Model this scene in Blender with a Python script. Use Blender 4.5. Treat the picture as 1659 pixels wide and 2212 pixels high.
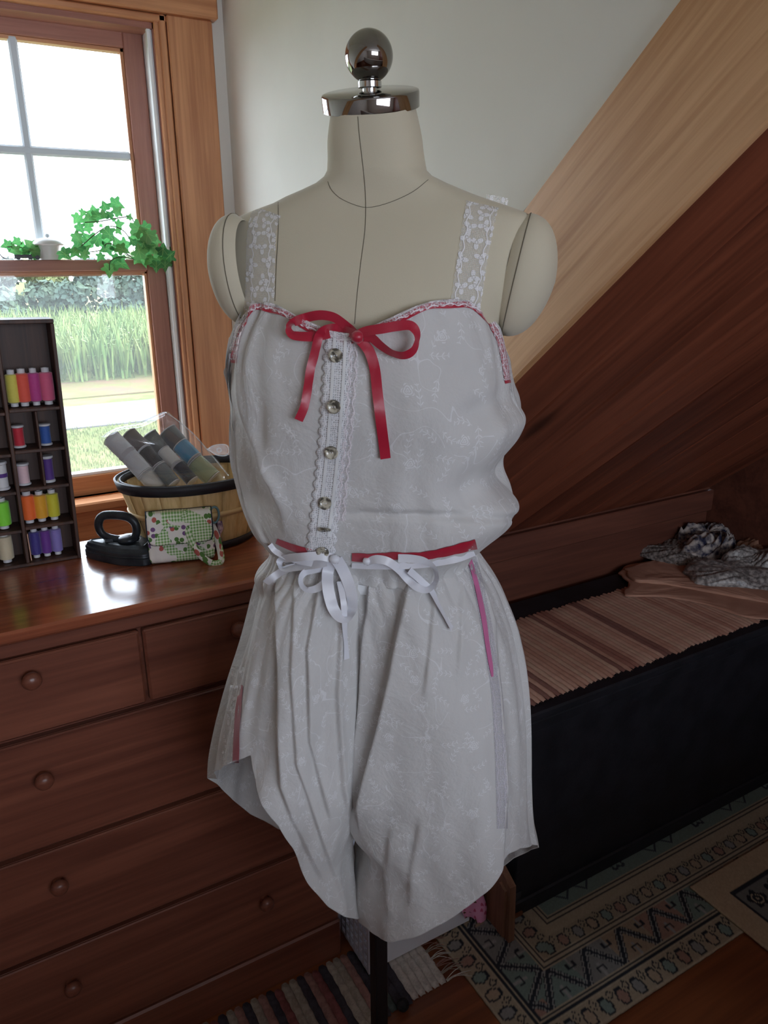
import bpy, math, random
import numpy as np
from mathutils import Vector, Matrix
from mathutils.bvhtree import BVHTree

for _o in list(bpy.data.objects):
    bpy.data.objects.remove(_o)
SC = bpy.context.scene
COL = SC.collection
PI = math.pi
R_ = math.radians

# ------------------------------------------------------------------ camera
F = 1636.5
PITCH, YAW, ROLL, CAMH = R_(18.44), R_(60.0), R_(-0.34), 1.45
_d = np.array([math.cos(YAW)*math.cos(PITCH), math.sin(YAW)*math.cos(PITCH), -math.sin(PITCH)])
_r = np.array([math.sin(YAW), -math.cos(YAW), 0.0])
_u = np.cross(_r, _d)
CR = math.cos(ROLL)*_r + math.sin(ROLL)*_u
CU = -math.sin(ROLL)*_r + math.cos(ROLL)*_u
CD = _d
O = np.array([0.0, 0.0, CAMH])
camd = bpy.data.cameras.new('camera')
cam = bpy.data.objects.new('camera', camd)
COL.objects.link(cam)
SC.camera = cam
camd.sensor_fit = 'VERTICAL'
camd.sensor_height = 36.0
camd.lens = 36.0*F/2212.0
camd.clip_start = 0.02
camd.clip_end = 600
cam.matrix_world = Matrix(((CR[0], CU[0], -CD[0], O[0]), (CR[1], CU[1], -CD[1], O[1]), (CR[2], CU[2], -CD[2], O[2]), (0, 0, 0, 1)))

# ------------------------------------------------------------------ sky, sun, exposure
W = bpy.data.worlds.new('sky')
SC.world = W
W.use_nodes = True
_bg = W.node_tree.nodes['Background']
_bg.inputs[0].default_value = (0.86, 0.95, 1.10, 1)
_bg.inputs[1].default_value = 9.6
sund = bpy.data.lights.new('sun', 'SUN')
sund.energy = 5.0
sund.color = (1.0, 0.93, 0.78)
sund.angle = R_(2.0)
sun = bpy.data.objects.new('sun', sund)
COL.objects.link(sun)
sun.rotation_euler = Vector((-0.8, 0.05, -0.6)).to_track_quat('-Z', 'Y').to_euler()
for nm, loc, sx, sz, into in (('window_portal', (0.13, 2.06, 1.42), 0.80, 1.10, -1), ('rear_window_portal', (0.35, -3.06, 1.625), 2.2, 1.05, 1)):
    pl = bpy.data.lights.new(nm, 'AREA')
    pl.shape = 'RECTANGLE'; pl.size = sx; pl.size_y = sz
    pl.cycles.is_portal = True
    po = bpy.data.objects.new(nm, pl)
    COL.objects.link(po)
    po.location = loc
    po.rotation_euler = Vector((0, into, 0)).to_track_quat('-Z', 'Z').to_euler()
SC.view_settings.view_transform = 'Standard'
SC.view_settings.look = 'None'
SC.view_settings.gamma = 1.0
SC.view_settings.use_curve_mapping = False
SC.view_settings.exposure = 0.0
SC.cycles.use_denoising = True
SC.cycles.max_bounces = 9
SC.cycles.diffuse_bounces = 6
SC.cycles.transparent_max_bounces = 16
SC.cycles.caustics_reflective = False
SC.cycles.caustics_refractive = False
SC.cycles.sample_clamp_indirect = 6.0

# ------------------------------------------------------------------ measuring helpers (photo direction -> point of the room)
def ray(x, y):
    return CR*((x-829.5)/F) - CU*((y-1106.0)/F) + CD
def at(x, y, axis, val):
    d = ray(x, y)
    return O + d*((val-O[axis])/d[axis])
def seen(p):
    q = np.asarray(p) - O
    z = q @ CD
    return np.array([829.5 + F*(q @ CR)/z, 1106.0 - F*(q @ CU)/z])
rnd = random.Random(7)
nrs = np.random.RandomState(5)

# ------------------------------------------------------------------ materials
class S:
    """a node socket with arithmetic"""
    def __init__(self, t, s): self.t, self.s = t, s
    def m(self, op, *a):
        n = self.t.nodes.new('ShaderNodeMath'); n.operation = op
        for i, v in enumerate((self,)+a):
            if isinstance(v, S): self.t.links.new(v.s, n.inputs[i])
            else: n.inputs[i].default_value = v
        return S(self.t, n.outputs[0])
    def __add__(s, o): return s.m('ADD', o)
    def __sub__(s, o): return s.m('SUBTRACT', o)
    def __mul__(s, o): return s.m('MULTIPLY', o)
    def __truediv__(s, o): return s.m('DIVIDE', o)
    __radd__ = __add__; __rmul__ = __mul__
    def __rsub__(s, o): return s.m('MULTIPLY', -1.0).m('ADD', o)
    def lt(s, o): return s.m('LESS_THAN', o)
    def gt(s, o): return s.m('GREATER_THAN', o)
    def abs(s): return s.m('ABSOLUTE')
    def sin(s): return s.m('SINE')
    def cos(s): return s.m('COSINE')
    def max(s, o): return s.m('MAXIMUM', o)
    def min(s, o): return s.m('MINIMUM', o)
    def mod(s, o): return s.m('FLOORED_MODULO', o)
    def floor(s): return s.m('FLOOR')
    def atan2(s, o): return s.m('ARCTAN2', o)
    def pow(s, o): return s.m('POWER', o)
    def ss(s, a, b):
        n = s.t.nodes.new('ShaderNodeMapRange'); n.interpolation_type = 'SMOOTHSTEP'
        s.t.links.new(s.s, n.inputs[0]); n.inputs[1].default_value = a; n.inputs[2].default_value = b
        return S(s.t, n.outputs[0])

class MT:
    def __init__(self, name):
        self.mat = bpy.data.materials.new(name)
        self.mat.use_nodes = True
        self.t = self.mat.node_tree
        self.b = self.t.nodes['Principled BSDF']
        self.out = self.t.nodes['Material Output']
    def node(self, typ, **kw):
        n = self.t.nodes.new('ShaderNode'+typ)
        for k, v in kw.items(): setattr(n, k, v)
        return n
    def set(self, sock, v):
        i = self.b.inputs[sock]
        if isinstance(v, S): self.t.links.new(v.s, i)
        elif isinstance(v, (tuple, list)): i.default_value = (*v[:3], 1)
        else: i.default_value = v
        return self
    def coord(self, kind='Object'):
        return S(self.t, self.node('TexCoord').outputs[kind])
    def xyz(self, v):
        n = self.node('SeparateXYZ'); self.t.links.new(v.s, n.inputs[0])
        return [S(self.t, o) for o in n.outputs]
    def comb(self, x, y, z=0.0):
        n = self.node('CombineXYZ')
        for i, v in enumerate((x, y, z)):
            if isinstance(v, S): self.t.links.new(v.s, n.inputs[i])
            else: n.inputs[i].default_value = v
        return S(self.t, n.outputs[0])
    def scale(self, v, sc, off=None):
        n = self.node('Mapping'); self.t.links.new(v.s, n.inputs[0])
        n.inputs['Scale'].default_value = sc if isinstance(sc, tuple) else (sc, sc, sc)
        if isinstance(off, S): self.t.links.new(off.s, n.inputs['Location'])
        return S(self.t, n.outputs[0])
    def noise(self, v, scale=5.0, detail=4.0, rough=0.55, dist=0.0):
        n = self.node('TexNoise'); self.t.links.new(v.s, n.inputs['Vector'])
        n.inputs['Scale'].default_value = scale; n.inputs['Detail'].default_value = detail
        n.inputs['Roughness'].default_value = rough; n.inputs['Distortion'].default_value = dist
        return S(self.t, n.outputs[0])
    def voro(self, v, scale, feature='F1', dims='3D', rand=1.0):
        n = self.node('TexVoronoi', feature=feature, voronoi_dimensions=dims)
        self.t.links.new(v.s, n.inputs['Vector']); n.inputs['Scale'].default_value = scale
        n.inputs['Randomness'].default_value = rand
        return {o.name: S(self.t, o) for o in n.outputs}
    def mix(self, f, a, b):
        n = self.node('Mix', data_type='RGBA')
        for i, v in ((0, f), (6, a), (7, b)):
            if isinstance(v, S): self.t.links.new(v.s, n.inputs[i])
            elif isinstance(v, tuple): n.inputs[i].default_value = (*v[:3], 1)
            else: n.inputs[i].default_value = v
        return S(self.t, n.outputs[2])
    def bump(self, h, strength=0.3, dist=0.002):
        n = self.node('Bump'); self.t.links.new(h.s, n.inputs['Height'])
        n.inputs['Strength'].default_value = strength; n.inputs['Distance'].default_value = dist
        self.t.links.new(n.outputs[0], self.b.inputs['Normal'])
        return self
    def attr(self, name):
        n = self.node('Attribute', attribute_name=name)
        return S(self.t, n.outputs['Color'])
    def random(self):
        return S(self.t, self.node('ObjectInfo').outputs['Random'])

def srgb(r, g, b):
    f = lambda c: (c/255/12.92) if c/255 <= 0.04045 else ((c/255+0.055)/1.055)**2.4
    return (f(r), f(g), f(b))

def plain(name, c, rough=0.5, metal=0.0, spec=0.5, **kw):
    m = MT(name); m.set('Base Color', c); m.set('Roughness', rough); m.set('Metallic', metal); m.set('Specular IOR Level', spec)
    for k, v in kw.items(): m.set(k.replace('_', ' '), v)
    return m.mat

def mottled(name, c1, c2, scale=8.0, rough=0.6, bump=0.2, bs=60.0, spec=0.4, metal=0.0, sheen=0.0):
    m = MT(name); v = m.coord()
    m.set('Base Color', m.mix(m.noise(v, scale).ss(0.35, 0.65), c1, c2)); m.set('Roughness', rough)
    m.set('Specular IOR Level', spec); m.set('Metallic', metal); m.set('Sheen Weight', sheen)
    if bump: m.bump(m.noise(v, bs, 3), bump, 0.002)
    return m.mat

def wood(name, cd, cl, axis=0, rough=0.45, sc=1.0, coat=0.0, vary=0.0, spec=0.4, knots=False):
    m = MT(name); v = m.coord()
    if vary:
        rn = m.random()
        v = m.scale(v, 1.0, m.comb(rn*7.0, rn*13.0, rn*5.0))
    st = [26.0*sc]*3; st[axis] = 1.3*sc
    fine = [150.0*sc]*3; fine[axis] = 5.0*sc
    g = m.noise(m.scale(v, tuple(st)), 1.0, 5, 0.6, 0.8)
    fg = m.noise(m.scale(v, tuple(fine)), 1.0, 2)
    k = (g*0.7 + fg*0.3).ss(0.33, 0.68)
    if vary:
        k = k + (m.random()-0.5)*vary
    c = m.mix(k, cd, cl)
    if knots:
        ks = [5.0]*3; ks[axis] = 2.2
        vo = m.voro(m.scale(v, tuple(ks)), 1.0, rand=1.0)
        c = m.mix(vo['Distance'].ss(0.16, 0.04)*0.8, c, tuple(x*0.25 for x in cd))
    m.set('Base Color', c); m.set('Roughness', rough); m.set('Coat Weight', coat); m.set('Coat Roughness', 0.12); m.set('Specular IOR Level', spec)
    m.bump(fg, 0.15, 0.001)
    return m.mat

M = {}
M['casing'] = wood('oiled_fir_casing', srgb(176, 116, 78), srgb(212, 152, 108), 2, 0.4, coat=0.15)
M['casing_x'] = wood('oiled_fir_rail', srgb(176, 116, 78), srgb(212, 152, 108), 0, 0.4, coat=0.15)
M['sash'] = wood('sash_wood', srgb(144, 94, 80), srgb(174, 120, 102), 2, 0.45, coat=0.1)
M['sash_x'] = wood('sash_wood_rail', srgb(144, 94, 80), srgb(174, 120, 102), 0, 0.45, coat=0.1)
M['vinyl'] = plain('white_vinyl', srgb(236, 240, 242), 0.4)
M['muntin'] = plain('grey_muntin', srgb(205, 214, 222), 0.5)  # tone lightened, window glare put into the colour
M['plaster'] = mottled('cream_plaster', srgb(225, 223, 217), srgb(230, 228, 222), 3.0, 0.85, 0.06, 90)
M['oak'] = wood('red_oak_board', srgb(184, 134, 90), srgb(220, 174, 130), 1, 0.42, 1.0, coat=0.1, spec=0.3)
M['pine'] = wood('dark_pine_plank', srgb(92, 47, 33), srgb(138, 77, 54), 1, 0.42, 0.6, vary=0.5, knots=True, spec=0.35)
M['knee'] = wood('knee_wall_wood', srgb(84, 48, 38), srgb(116, 70, 54), 0, 0.5, 0.6)
M['cherry'] = wood('cherry_stained_wood', srgb(96, 54, 42), srgb(130, 78, 60), 0, 0.34, 0.7, coat=0.12, spec=0.35)
M['cherry_top'] = wood('cherry_top_board', srgb(118, 62, 42), srgb(158, 88, 60), 0, 0.24, 0.7, coat=0.6)
M['floor'] = wood('floor_wood', srgb(108, 60, 38), srgb(146, 86, 52), 0, 0.4, 0.5, coat=0.2)
M['rackwood'] = wood('dark_rack_wood', srgb(46, 30, 26), srgb(82, 54, 42), 2, 0.5, 1.2)
M['chestwood'] = mottled('black_painted_chest', srgb(20, 22, 28), srgb(32, 33, 40), 14, 0.55, 0.25, 120)
M['iron'] = mottled('black_cast_iron', srgb(34, 38, 44), srgb(54, 58, 64), 30, 0.36, 0.22, 200, metal=0.3)
M['chrome'] = plain('smoked_chrome', (0.33, 0.32, 0.31), 0.06, 1.0)
M['chrome_bright'] = plain('bright_chrome', (0.62, 0.63, 0.64), 0.12, 1.0)
M['blackpole'] = plain('black_pole_paint', (0.006, 0.006, 0.007), 0.4)
M['blackrim'] = wood('black_basket_rim', srgb(26, 26, 32), srgb(44, 44, 52), 0, 0.5)
M['slat'] = wood('pale_basket_slat', srgb(198, 166, 112), srgb(228, 200, 148), 2, 0.55, 1.5, vary=0.35)
M['hoop'] = plain('basket_hoop_wood', srgb(220, 190, 140), 0.55)
M['ceramic'] = plain('white_ceramic', srgb(214, 214, 212), 0.35)
M['black'] = plain('black_plastic', (0.012, 0.012, 0.014), 0.4)
M['core'] = plain('spool_plastic', srgb(205, 205, 210), 0.4)
M['paperwhite'] = plain('white_plastic_bin', srgb(236, 242, 252), 0.5)
M['greyplastic'] = plain('grey_white_bin_plastic', srgb(190, 192, 204), 0.5)
M['stem'] = plain('ivy_stem', srgb(70, 84, 44), 0.6)

def fabric_linen(name, c, bs=900):
    m = MT(name); v = m.coord()
    x, y, z = m.xyz(v)
    w = m.noise(m.scale(v, (bs, bs, bs)), 1.0, 2)
    m.set('Base Color', m.mix(m.noise(v, 4.0).ss(0.3, 0.7), tuple(k*0.95 for k in c), c))
    m.set('Roughness', 0.9); m.set('Specular IOR Level', 0.15); m.set('Sheen Weight', 0.25); m.bump(w, 0.2, 0.0006)
    return m.mat
M['linen'] = fabric_linen('form_linen', srgb(206, 198, 176))

def print_cotton():
    """white cotton with a white rose-and-vine print, drawn in metres on the cloth's own UVs"""
    m = MT('white_cotton_rose_print')
    uv = m.coord('UV'); x, y, _ = m.xyz(uv)
    mask = None
    # roses
    vo = m.voro(uv, 17.0, dims='2D', rand=0.75)
    px, py, _ = m.xyz(vo['Position']); cr, cg, cb = m.xyz(vo['Color'])
    lx = (x-px); ly = (y-py)
    r = (lx*lx+ly*ly).m('SQRT'); a = ly.atan2(lx)
    petal = r.lt((a*5.0+cr*9.0).cos()*0.0014+0.0064)
    ring = (r*2500.0+(a*3.0).sin()*1.6+cg*6.0).sin().gt(-0.15)
    rose = petal*ring*cr.gt(0.42)
    # leafy sprigs
    def sprig(scale, off, rmul):
        v2 = m.comb(x+off, y+off*1.7)
        vo2 = m.voro(v2, scale, dims='2D', rand=0.85)
        qx, qy, _ = m.xyz(vo2['Position']); c2, c3, _ = m.xyz(vo2['Color'])
        dx = x+off-qx; dy = y+off*1.7-qy
        ang = c2*6.283; ca = ang.cos(); sa = ang.sin()
        u = dx*ca+dy*sa; w = dy*ca-dx*sa
        w = w - u*u*14.0*(c3-0.5)*rmul
        stem = w.abs().lt(0.00028)*u.abs().lt(0.012)
        um = (u-w.abs()*0.9+0.02).mod(0.0066)-0.0033
        wl = w.abs()-0.0021
        leaf = ((um*um)*(1/0.0009**2)+(wl*wl)*(1/0.0017**2)).lt(1.0)*u.abs().lt(0.0115)
        return stem.max(leaf)
    vn = m.noise(uv, 20.0, 1.0, 0.4, 0.4)
    vine = (vn-0.5).abs().lt(0.0055)*m.noise(uv, 11.0, 1.0).gt(0.47)
    allm = rose.max(sprig(26.0, 0.0, 4.0)).max(sprig(19.0, 3.3, 5.0)).max(vine*0.8)
    wob = m.noise(uv, 9.0, 3)
    base = m.mix(wob.ss(0.3, 0.7), srgb(217, 216, 215), srgb(223, 222, 221))
    m.set('Base Color', m.mix(allm*0.72, base, srgb(248, 249, 252)))
    m.set('Roughness', 0.85); m.set('Specular IOR Level', 0.2); m.set('Sheen Weight', 0.2)
    wr = m.noise(uv, 22.0, 5, 0.6, 0.5)+m.noise(uv, 70.0, 3)*0.3
    m.bump(wr + allm*0.02, 0.5, 0.007)
    # thin cloth: a share of the light comes through
    tr = m.node('BsdfTranslucent'); tr.inputs[0].default_value = (0.78, 0.78, 0.75, 1)
    mx = m.node('MixShader'); mx.inputs[0].default_value = 0.18
    m.t.links.new(m.b.outputs[0], mx.inputs[1]); m.t.links.new(tr.outputs[0], mx.inputs[2])
    m.t.links.new(mx.outputs[0], m.out.inputs[0])
    return m.mat
M['cotton'] = print_cotton()
M['cotton_plain'] = mottled('white_cotton_plain', srgb(228, 230, 232), srgb(238, 240, 242), 20, 0.9, 0.2, 60, 0.2)

def satin(name, c):
    m = MT(name); m.set('Base Color', c); m.set('Roughness', 0.38); m.set('Specular IOR Level', 0.6); m.set('Sheen Weight', 0.4)
    v = m.coord(); m.bump(m.noise(m.scale(v, 60.0), 1.0, 3), 0.25, 0.002)
    m.set('Anisotropic', 0.5)
    return m.mat
M['redsatin'] = satin('crimson_satin', srgb(176, 20, 52))
M['whitesatin'] = satin('white_satin', srgb(226, 228, 236))
M['pinksatin'] = satin('pink_sheer_ribbon', srgb(206, 112, 160))
M['winesatin'] = satin('dusty_red_ribbon', srgb(158, 56, 70))

def lace(name, c, net=.35, petal=.55, fine=500.0, big=60.0, half=.016, edge=True):
    """net ground with solid petals and a corded edge: U runs along the strip, V across, in metres"""
    m = MT(name); uv = m.coord('UV'); x, y, _ = m.xyz(uv)
    mesh_ = m.voro(uv, fine, 'DISTANCE_TO_EDGE', '2D', 0.4)['Distance'].lt(.13)
    vo = m.voro(uv, big, dims='2D', rand=0.55)
    px, py, _ = m.xyz(vo['Position']); cr, cg, _ = m.xyz(vo['Color'])
    lx = x-px; ly = y-py; r = (lx*lx+ly*ly).m('SQRT')*big; a = ly.atan2(lx)
    fl = r.lt((a*3.0+cr*6.0).cos()*0.17+0.30)*(1.0-r.gt(.08)*r.lt(.13)*.7)
    solid = mesh_*net+net*.55+fl*petal
    if edge:
        wv = (x*330.0).sin()*.0012
        cord = ((y.abs()+wv-half*.72).abs()).lt(.0006)
        solid = solid+cord*.7
    solid = solid.min(1.0)
    m.set('Base Color', c); m.set('Roughness', 0.9); m.set('Specular IOR Level', 0.1)
    m.set('Alpha', solid); m.bump(solid, 0.4, 0.001)
    return m.mat
M['lace'] = lace('white_lace', srgb(240, 240, 242), .30, .55, 520, 62, .016)
M['lace_thick'] = lace('thick_white_lace', srgb(240, 241, 245), .72, .4, 420, 120, .015)
M['lace_edge'] = lace('lace_edging', srgb(242, 236, 242), .25, .4, 300, 170, .0042)
M['lace_insert'] = lace('lace_insertion', srgb(206, 203, 210), .4, .4, 420, 150, .008)

def glassy(name, tint, gl=0.06, veil=0.0, rough=0.02):
    m = MT(name)
    t = m.node('BsdfTransparent'); t.inputs[0].default_value = (*tint, 1)
    g = m.node('BsdfGlossy'); g.inputs[1].default_value = rough
    mx = m.node('MixShader'); mx.inputs[0].default_value = gl
    m.t.links.new(t.outputs[0], mx.inputs[1]); m.t.links.new(g.outputs[0], mx.inputs[2])
    last = mx
    if veil:  # white translucent share, a milky veil over the sheet
        d = m.node('BsdfTranslucent'); d.inputs[0].default_value = (0.95, 0.97, 1, 1)
        m2 = m.node('MixShader'); m2.inputs[0].default_value = veil
        m.t.links.new(mx.outputs[0], m2.inputs[1]); m.t.links.new(d.outputs[0], m2.inputs[2]); last = m2
    m.t.links.new(last.outputs[0], m.out.inputs[0])
    return m.mat
M['pane'] = glassy('hazy_window_glass', (0.97, 0.985, 0.98), 0.03, 0.03)  # milky share stands in for outdoor haze and glare
M['film'] = glassy('clear_plastic_film', (0.985, 0.985, 0.985), 0.09, 0.015, 0.10)
M['clear'] = glassy('clear_plastic', (0.9, 0.92, 0.93), 0.12, 0.12, 0.08)

_tm = {}
def thread(rgb):
    if rgb not in _tm:
        m = MT('thread_%02x%02x%02x' % rgb); v = m.coord(); x, y, z = m.xyz(v)
        c = srgb(*rgb)
        k = (z*5200.0+m.noise(v, 90.0)*4.0).sin()
        m.set('Base Color', m.mix(k*0.5+0.5, tuple(q*0.82 for q in c), c)); m.set('Roughness', 0.55); m.set('Sheen Weight', 0.3)
        m.bump(k, 0.35, 0.0005)
        _tm[rgb] = m.mat
    return _tm[rgb]

def vcol(name, rough=0.9, bs=700.0, bump=0.4):
    m = MT(name); m.set('Base Color', m.attr('tint')); m.set('Roughness', rough); m.set('Specular IOR Level', 0.1)
    v = m.coord(); m.bump(m.noise(m.scale(v, bs), 1.0, 2), bump, 0.002)
    return m.mat
M['pile'] = vcol('wool_pile')

# ------------------------------------------------------------------ geometry helpers
class MB:
    def __init__(self): self.v = []; self.f = []; self.uv = {}
    def add(self, vs, fs):
        n = len(self.v); self.v += [tuple(float(c) for c in p) for p in vs]
        self.f += [tuple(i+n for i in q) for q in fs]; return self
    def box(self, x0, x1, y0, y1, z0, z1, b=0.0):
        if b <= 0:
            return self.add([(x0,y0,z0),(x1,y0,z0),(x1,y1,z0),(x0,y1,z0),(x0,y0,z1),(x1,y0,z1),(x1,y1,z1),(x0,y1,z1)],
                        [(0,3,2,1),(4,5,6,7),(0,1,5,4),(1,2,6,5),(2,3,7,6),(3,0,4,7)])
        # bevelled box: 24 vertices
        vs = []; idx = {}
        for sx in (0, 1):
            for sy in (0, 1):
                for sz in (0, 1):
                    X, Y, Z = (x0, x1)[sx], (y0, y1)[sy], (z0, z1)[sz]
                    ix, iy, iz = (b, -b)[sx], (b, -b)[sy], (b, -b)[sz]
                    idx[sx,sy,sz] = len(vs)
                    vs += [(X, Y+iy, Z+iz), (X+ix, Y, Z+iz), (X+ix, Y+iy, Z)]
        g = lambda sx, sy, sz, k: idx[sx,sy,sz]+k
        fs = []
        for s in (0, 1):
            q = [g(s,0,0,0), g(s,1,0,0), g(s,1,1,0), g(s,0,1,0)]; fs.append(tuple(q if s else q[::-1]))
            q = [g(0,s,0,1), g(1,s,0,1), g(1,s,1,1), g(0,s,1,1)]; fs.append(tuple(q[::-1] if s else q))
            q = [g(0,0,s,2), g(1,0,s,2), g(1,1,s,2), g(0,1,s,2)]; fs.append(tuple(q if s else q[::-1]))
        for s in (0, 1):
            for t in (0, 1):
                fs += [(g(s,t,0,0), g(s,t,1,0), g(s,t,1,1), g(s,t,0,1)), (g(s,0,t,0), g(s,1,t,0), g(s,1,t,2), g(s,0,t,2)), (g(0,s,t,1), g(1,s,t,1), g(1,s,t,2), g(0,s,t,2))]
        for k in idx: fs.append((idx[k], idx[k]+1, idx[k]+2))
        return self.add(vs, fs)
    def grid(self, P, closed_u=False, closed_v=False):
        """P[i][j] -> quads; closed_u joins last j to first, closed_v last i to first"""
        P = np.asarray(P, float); a, b = P.shape[:2]; n = len(self.v)
        self.v += [tuple(p) for p in P.reshape(-1, 3).tolist()]
        for i in range(a if closed_v else a-1):
            i2 = (i+1) % a
            for j in range(b if closed_u else b-1):
                j2 = (j+1) % b
                self.f.append((n+i*b+j, n+i*b+j2, n+i2*b+j2, n+i2*b+j))
        return self
    def lathe(self, prof, seg=24, c=(0,0,0), ax=None, cap=True):
        """prof [(r,z)...] round the z axis, or round direction ax"""
        if ax is None: e1, e2, e3 = np.array([1.,0,0]), np.array([0,1.,0]), np.array([0,0,1.])
        else:
            e3 = np.asarray(ax, float); e3 = e3/np.linalg.norm(e3)
            t = np.array([0,0,1.]) if abs(e3[2]) < 0.9 else np.array([1.,0,0])
            e1 = np.cross(t, e3); e1 /= np.linalg.norm(e1); e2 = np.cross(e3, e1)
        th = np.arange(seg)*2*PI/seg; n0 = len(self.v); c = np.asarray(c, float)
        P = [[c+e1*(r*math.cos(t))+e2*(r*math.sin(t))+e3*z for t in th] for r, z in prof]
        self.grid(P, closed_u=True)
        if cap:
            if prof[0][0] > 1e-6: self.f.append(tuple(n0+j for j in range(seg))[::-1])
            if prof[-1][0] > 1e-6: self.f.append(tuple(n0+(len(prof)-1)*seg+j for j in range(seg)))
        return self
    def tube(self, path, r, seg=8, cap=True, flat=1.0):
        path = [np.asarray(p, float) for p in path]; n = len(path); n0 = len(self.v)
        rr = r if hasattr(r, '__len__') else [r]*n
        prev = None; P = []
        for i, p in enumerate(path):
            t = path[min(i+1, n-1)]-path[max(i-1, 0)]; t = t/(np.linalg.norm(t)+1e-12)
            if prev is None:
                h = np.array([0,0,1.]) if abs(t[2]) < 0.9 else np.array([1.,0,0])
                e1 = np.cross(h, t)
            else: e1 = prev-t*(prev@t)
            e1 /= np.linalg.norm(e1)+1e-12; prev = e1; e2 = np.cross(t, e1)
            P.append([p+e1*(rr[i]*math.cos(k*2*PI/seg))+e2*(rr[i]*flat*math.sin(k*2*PI/seg)) for k in range(seg)])
        self.grid(P, closed_u=True)
        if cap:
            self.f.append(tuple(n0+j for j in range(seg))[::-1]); self.f.append(tuple(n0+(n-1)*seg+j for j in range(seg)))
        return self
    def prism(self, poly, lo, hi, axis=0):
        """poly of 2-D points in the other two axes, extruded along axis"""
        n = len(poly); o = [i for i in range(3) if i != axis]; vs = []
        for h in (lo, hi):
            for p in poly:
                q = [0, 0, 0]; q[axis] = h; q[o[0]] = p[0]; q[o[1]] = p[1]; vs.append(q)
        fs = [tuple(range(n))[::-1], tuple(range(n, 2*n))]+[(i, (i+1) % n, n+(i+1) % n, n+i) for i in range(n)]
        return self.add(vs, fs)
    def mesh(self, name, mat=None, smooth=False, off=(0,0,0), uv=None, tint=None, recalc=True):
        me = bpy.data.meshes.new(name)
        V = np.asarray(self.v, float)-np.asarray(off, float)
        me.from_pydata(V.tolist(), [], self.f)
        if recalc:
            import bmesh
            bm = bmesh.new(); bm.from_mesh(me); bmesh.ops.recalc_face_normals(bm, faces=bm.faces); bm.to_mesh(me); bm.free()
        if mat: me.materials.append(M[mat] if isinstance(mat, str) else mat)
        if uv is not None:
            lay = me.uv_layers.new(name='UVMap'); li = np.zeros(len(me.loops), int); me.loops.foreach_get('vertex_index', li)
            lay.data.foreach_set('uv', np.asarray(uv, float)[li].ravel())
        if tint is not None:
            ca = me.color_attributes.new('tint', 'FLOAT_COLOR', 'POINT')
            ca.data.foreach_set('color', np.c_[np.asarray(tint, float), np.ones(len(tint))].ravel())
        me.update()
        if smooth:
            me.shade_smooth()
            if smooth != True: me.set_sharp_from_angle(angle=R_(smooth))
        return me

BASE = {}   # world position of each thing's origin
def thing(name, label, cat, loc, group=None, kind=None):
    o = bpy.data.objects.new(name, None); COL.objects.link(o)
    o.empty_display_size = 0.05
    o.location = tuple(float(c) for c in loc); BASE[o] = np.asarray(loc, float)
    if label: o['label'] = label
    if cat: o['category'] = cat
    if group: o['group'] = group
    if kind: o['kind'] = kind
    return o
def part(name, mb, mat, parent, smooth=False, uv=None, tint=None, label=None, recalc=True, kind=None):
    me = mb.mesh(name, mat, smooth, BASE[parent], uv, tint, recalc)
    o = bpy.data.objects.new(name, me); COL.objects.link(o); o.parent = parent; BASE[o] = BASE[parent]
    if label: o['label'] = label
    if kind: o['kind'] = kind
    return o
def inst(name, me, parent, mw, label=None):
    o = bpy.data.objects.new(name, me); COL.objects.link(o); o.parent = parent
    o.matrix_local = Matrix.Translation(Vector((-BASE[parent]).tolist())) @ mw; BASE[o] = BASE[parent]
    if label: o['label'] = label
    return o
def solo(name, mb, mat, label=None, cat=None, smooth=False, group=None, kind=None, uv=None, tint=None, recalc=True):
    V = np.asarray(mb.v, float); loc = np.array([(V[:,0].min()+V[:,0].max())/2, (V[:,1].min()+V[:,1].max())/2, V[:,2].min()])
    me = mb.mesh(name, mat, smooth, loc, uv, tint, recalc)
    o = bpy.data.objects.new(name, me); COL.objects.link(o); o.location = loc.tolist(); BASE[o] = loc
    if label: o['label'] = label
    if cat: o['category'] = cat
    if group: o['group'] = group
    if kind: o['kind'] = kind
    return o
def struct(name, mb, mat, smooth=False, label=None):
    o = solo(name, mb, mat, label, None, smooth, kind='structure'); return o
def solid(o, t, offset=-1.0):
    md = o.modifiers.new('thickness', 'SOLIDIFY'); md.thickness = t; md.offset = offset; return o
def frame(origin, ex, ey, ez):
    m = Matrix.Identity(4)
    for k, e in enumerate((ex, ey, ez)):
        for i in range(3): m[i][k] = float(e[i])
    for i in range(3): m[i][3] = float(origin[i])
    return m
def spline(pts, n):
    """Catmull-Rom through pts, n samples"""
    P = np.asarray(pts, float); P = np.vstack([2*P[0]-P[1], P, 2*P[-1]-P[-2]]); k = len(P)-3; out = []
    for s in np.linspace(0, k-1e-9, n):
        i = int(s); t = s-i; a, b, c, d = P[i:i+4]
        out.append(0.5*((2*b)+(c-a)*t+(2*a-5*b+4*c-d)*t*t+(3*b-a-3*c+d)*t**3))
    return np.array(out)
# ================================================================== THE ROOM
YW, XC, YK, XL, XR, YB, ZC = 1.95, 0.70, 1.50, -0.42, 2.08, -3.0, 2.30
def zs(y): return 1.283-0.822*(y-0.851)
YT = 0.851-(ZC-1.283)/0.822
struct('floor', MB().box(-2.4, XR, YB, YW+0.14, -0.06, 0.0), 'floor')
struct('ceiling', MB().box(-2.4, XR, YB, YW+0.14, ZC, ZC+0.05), 'plaster')

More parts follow.
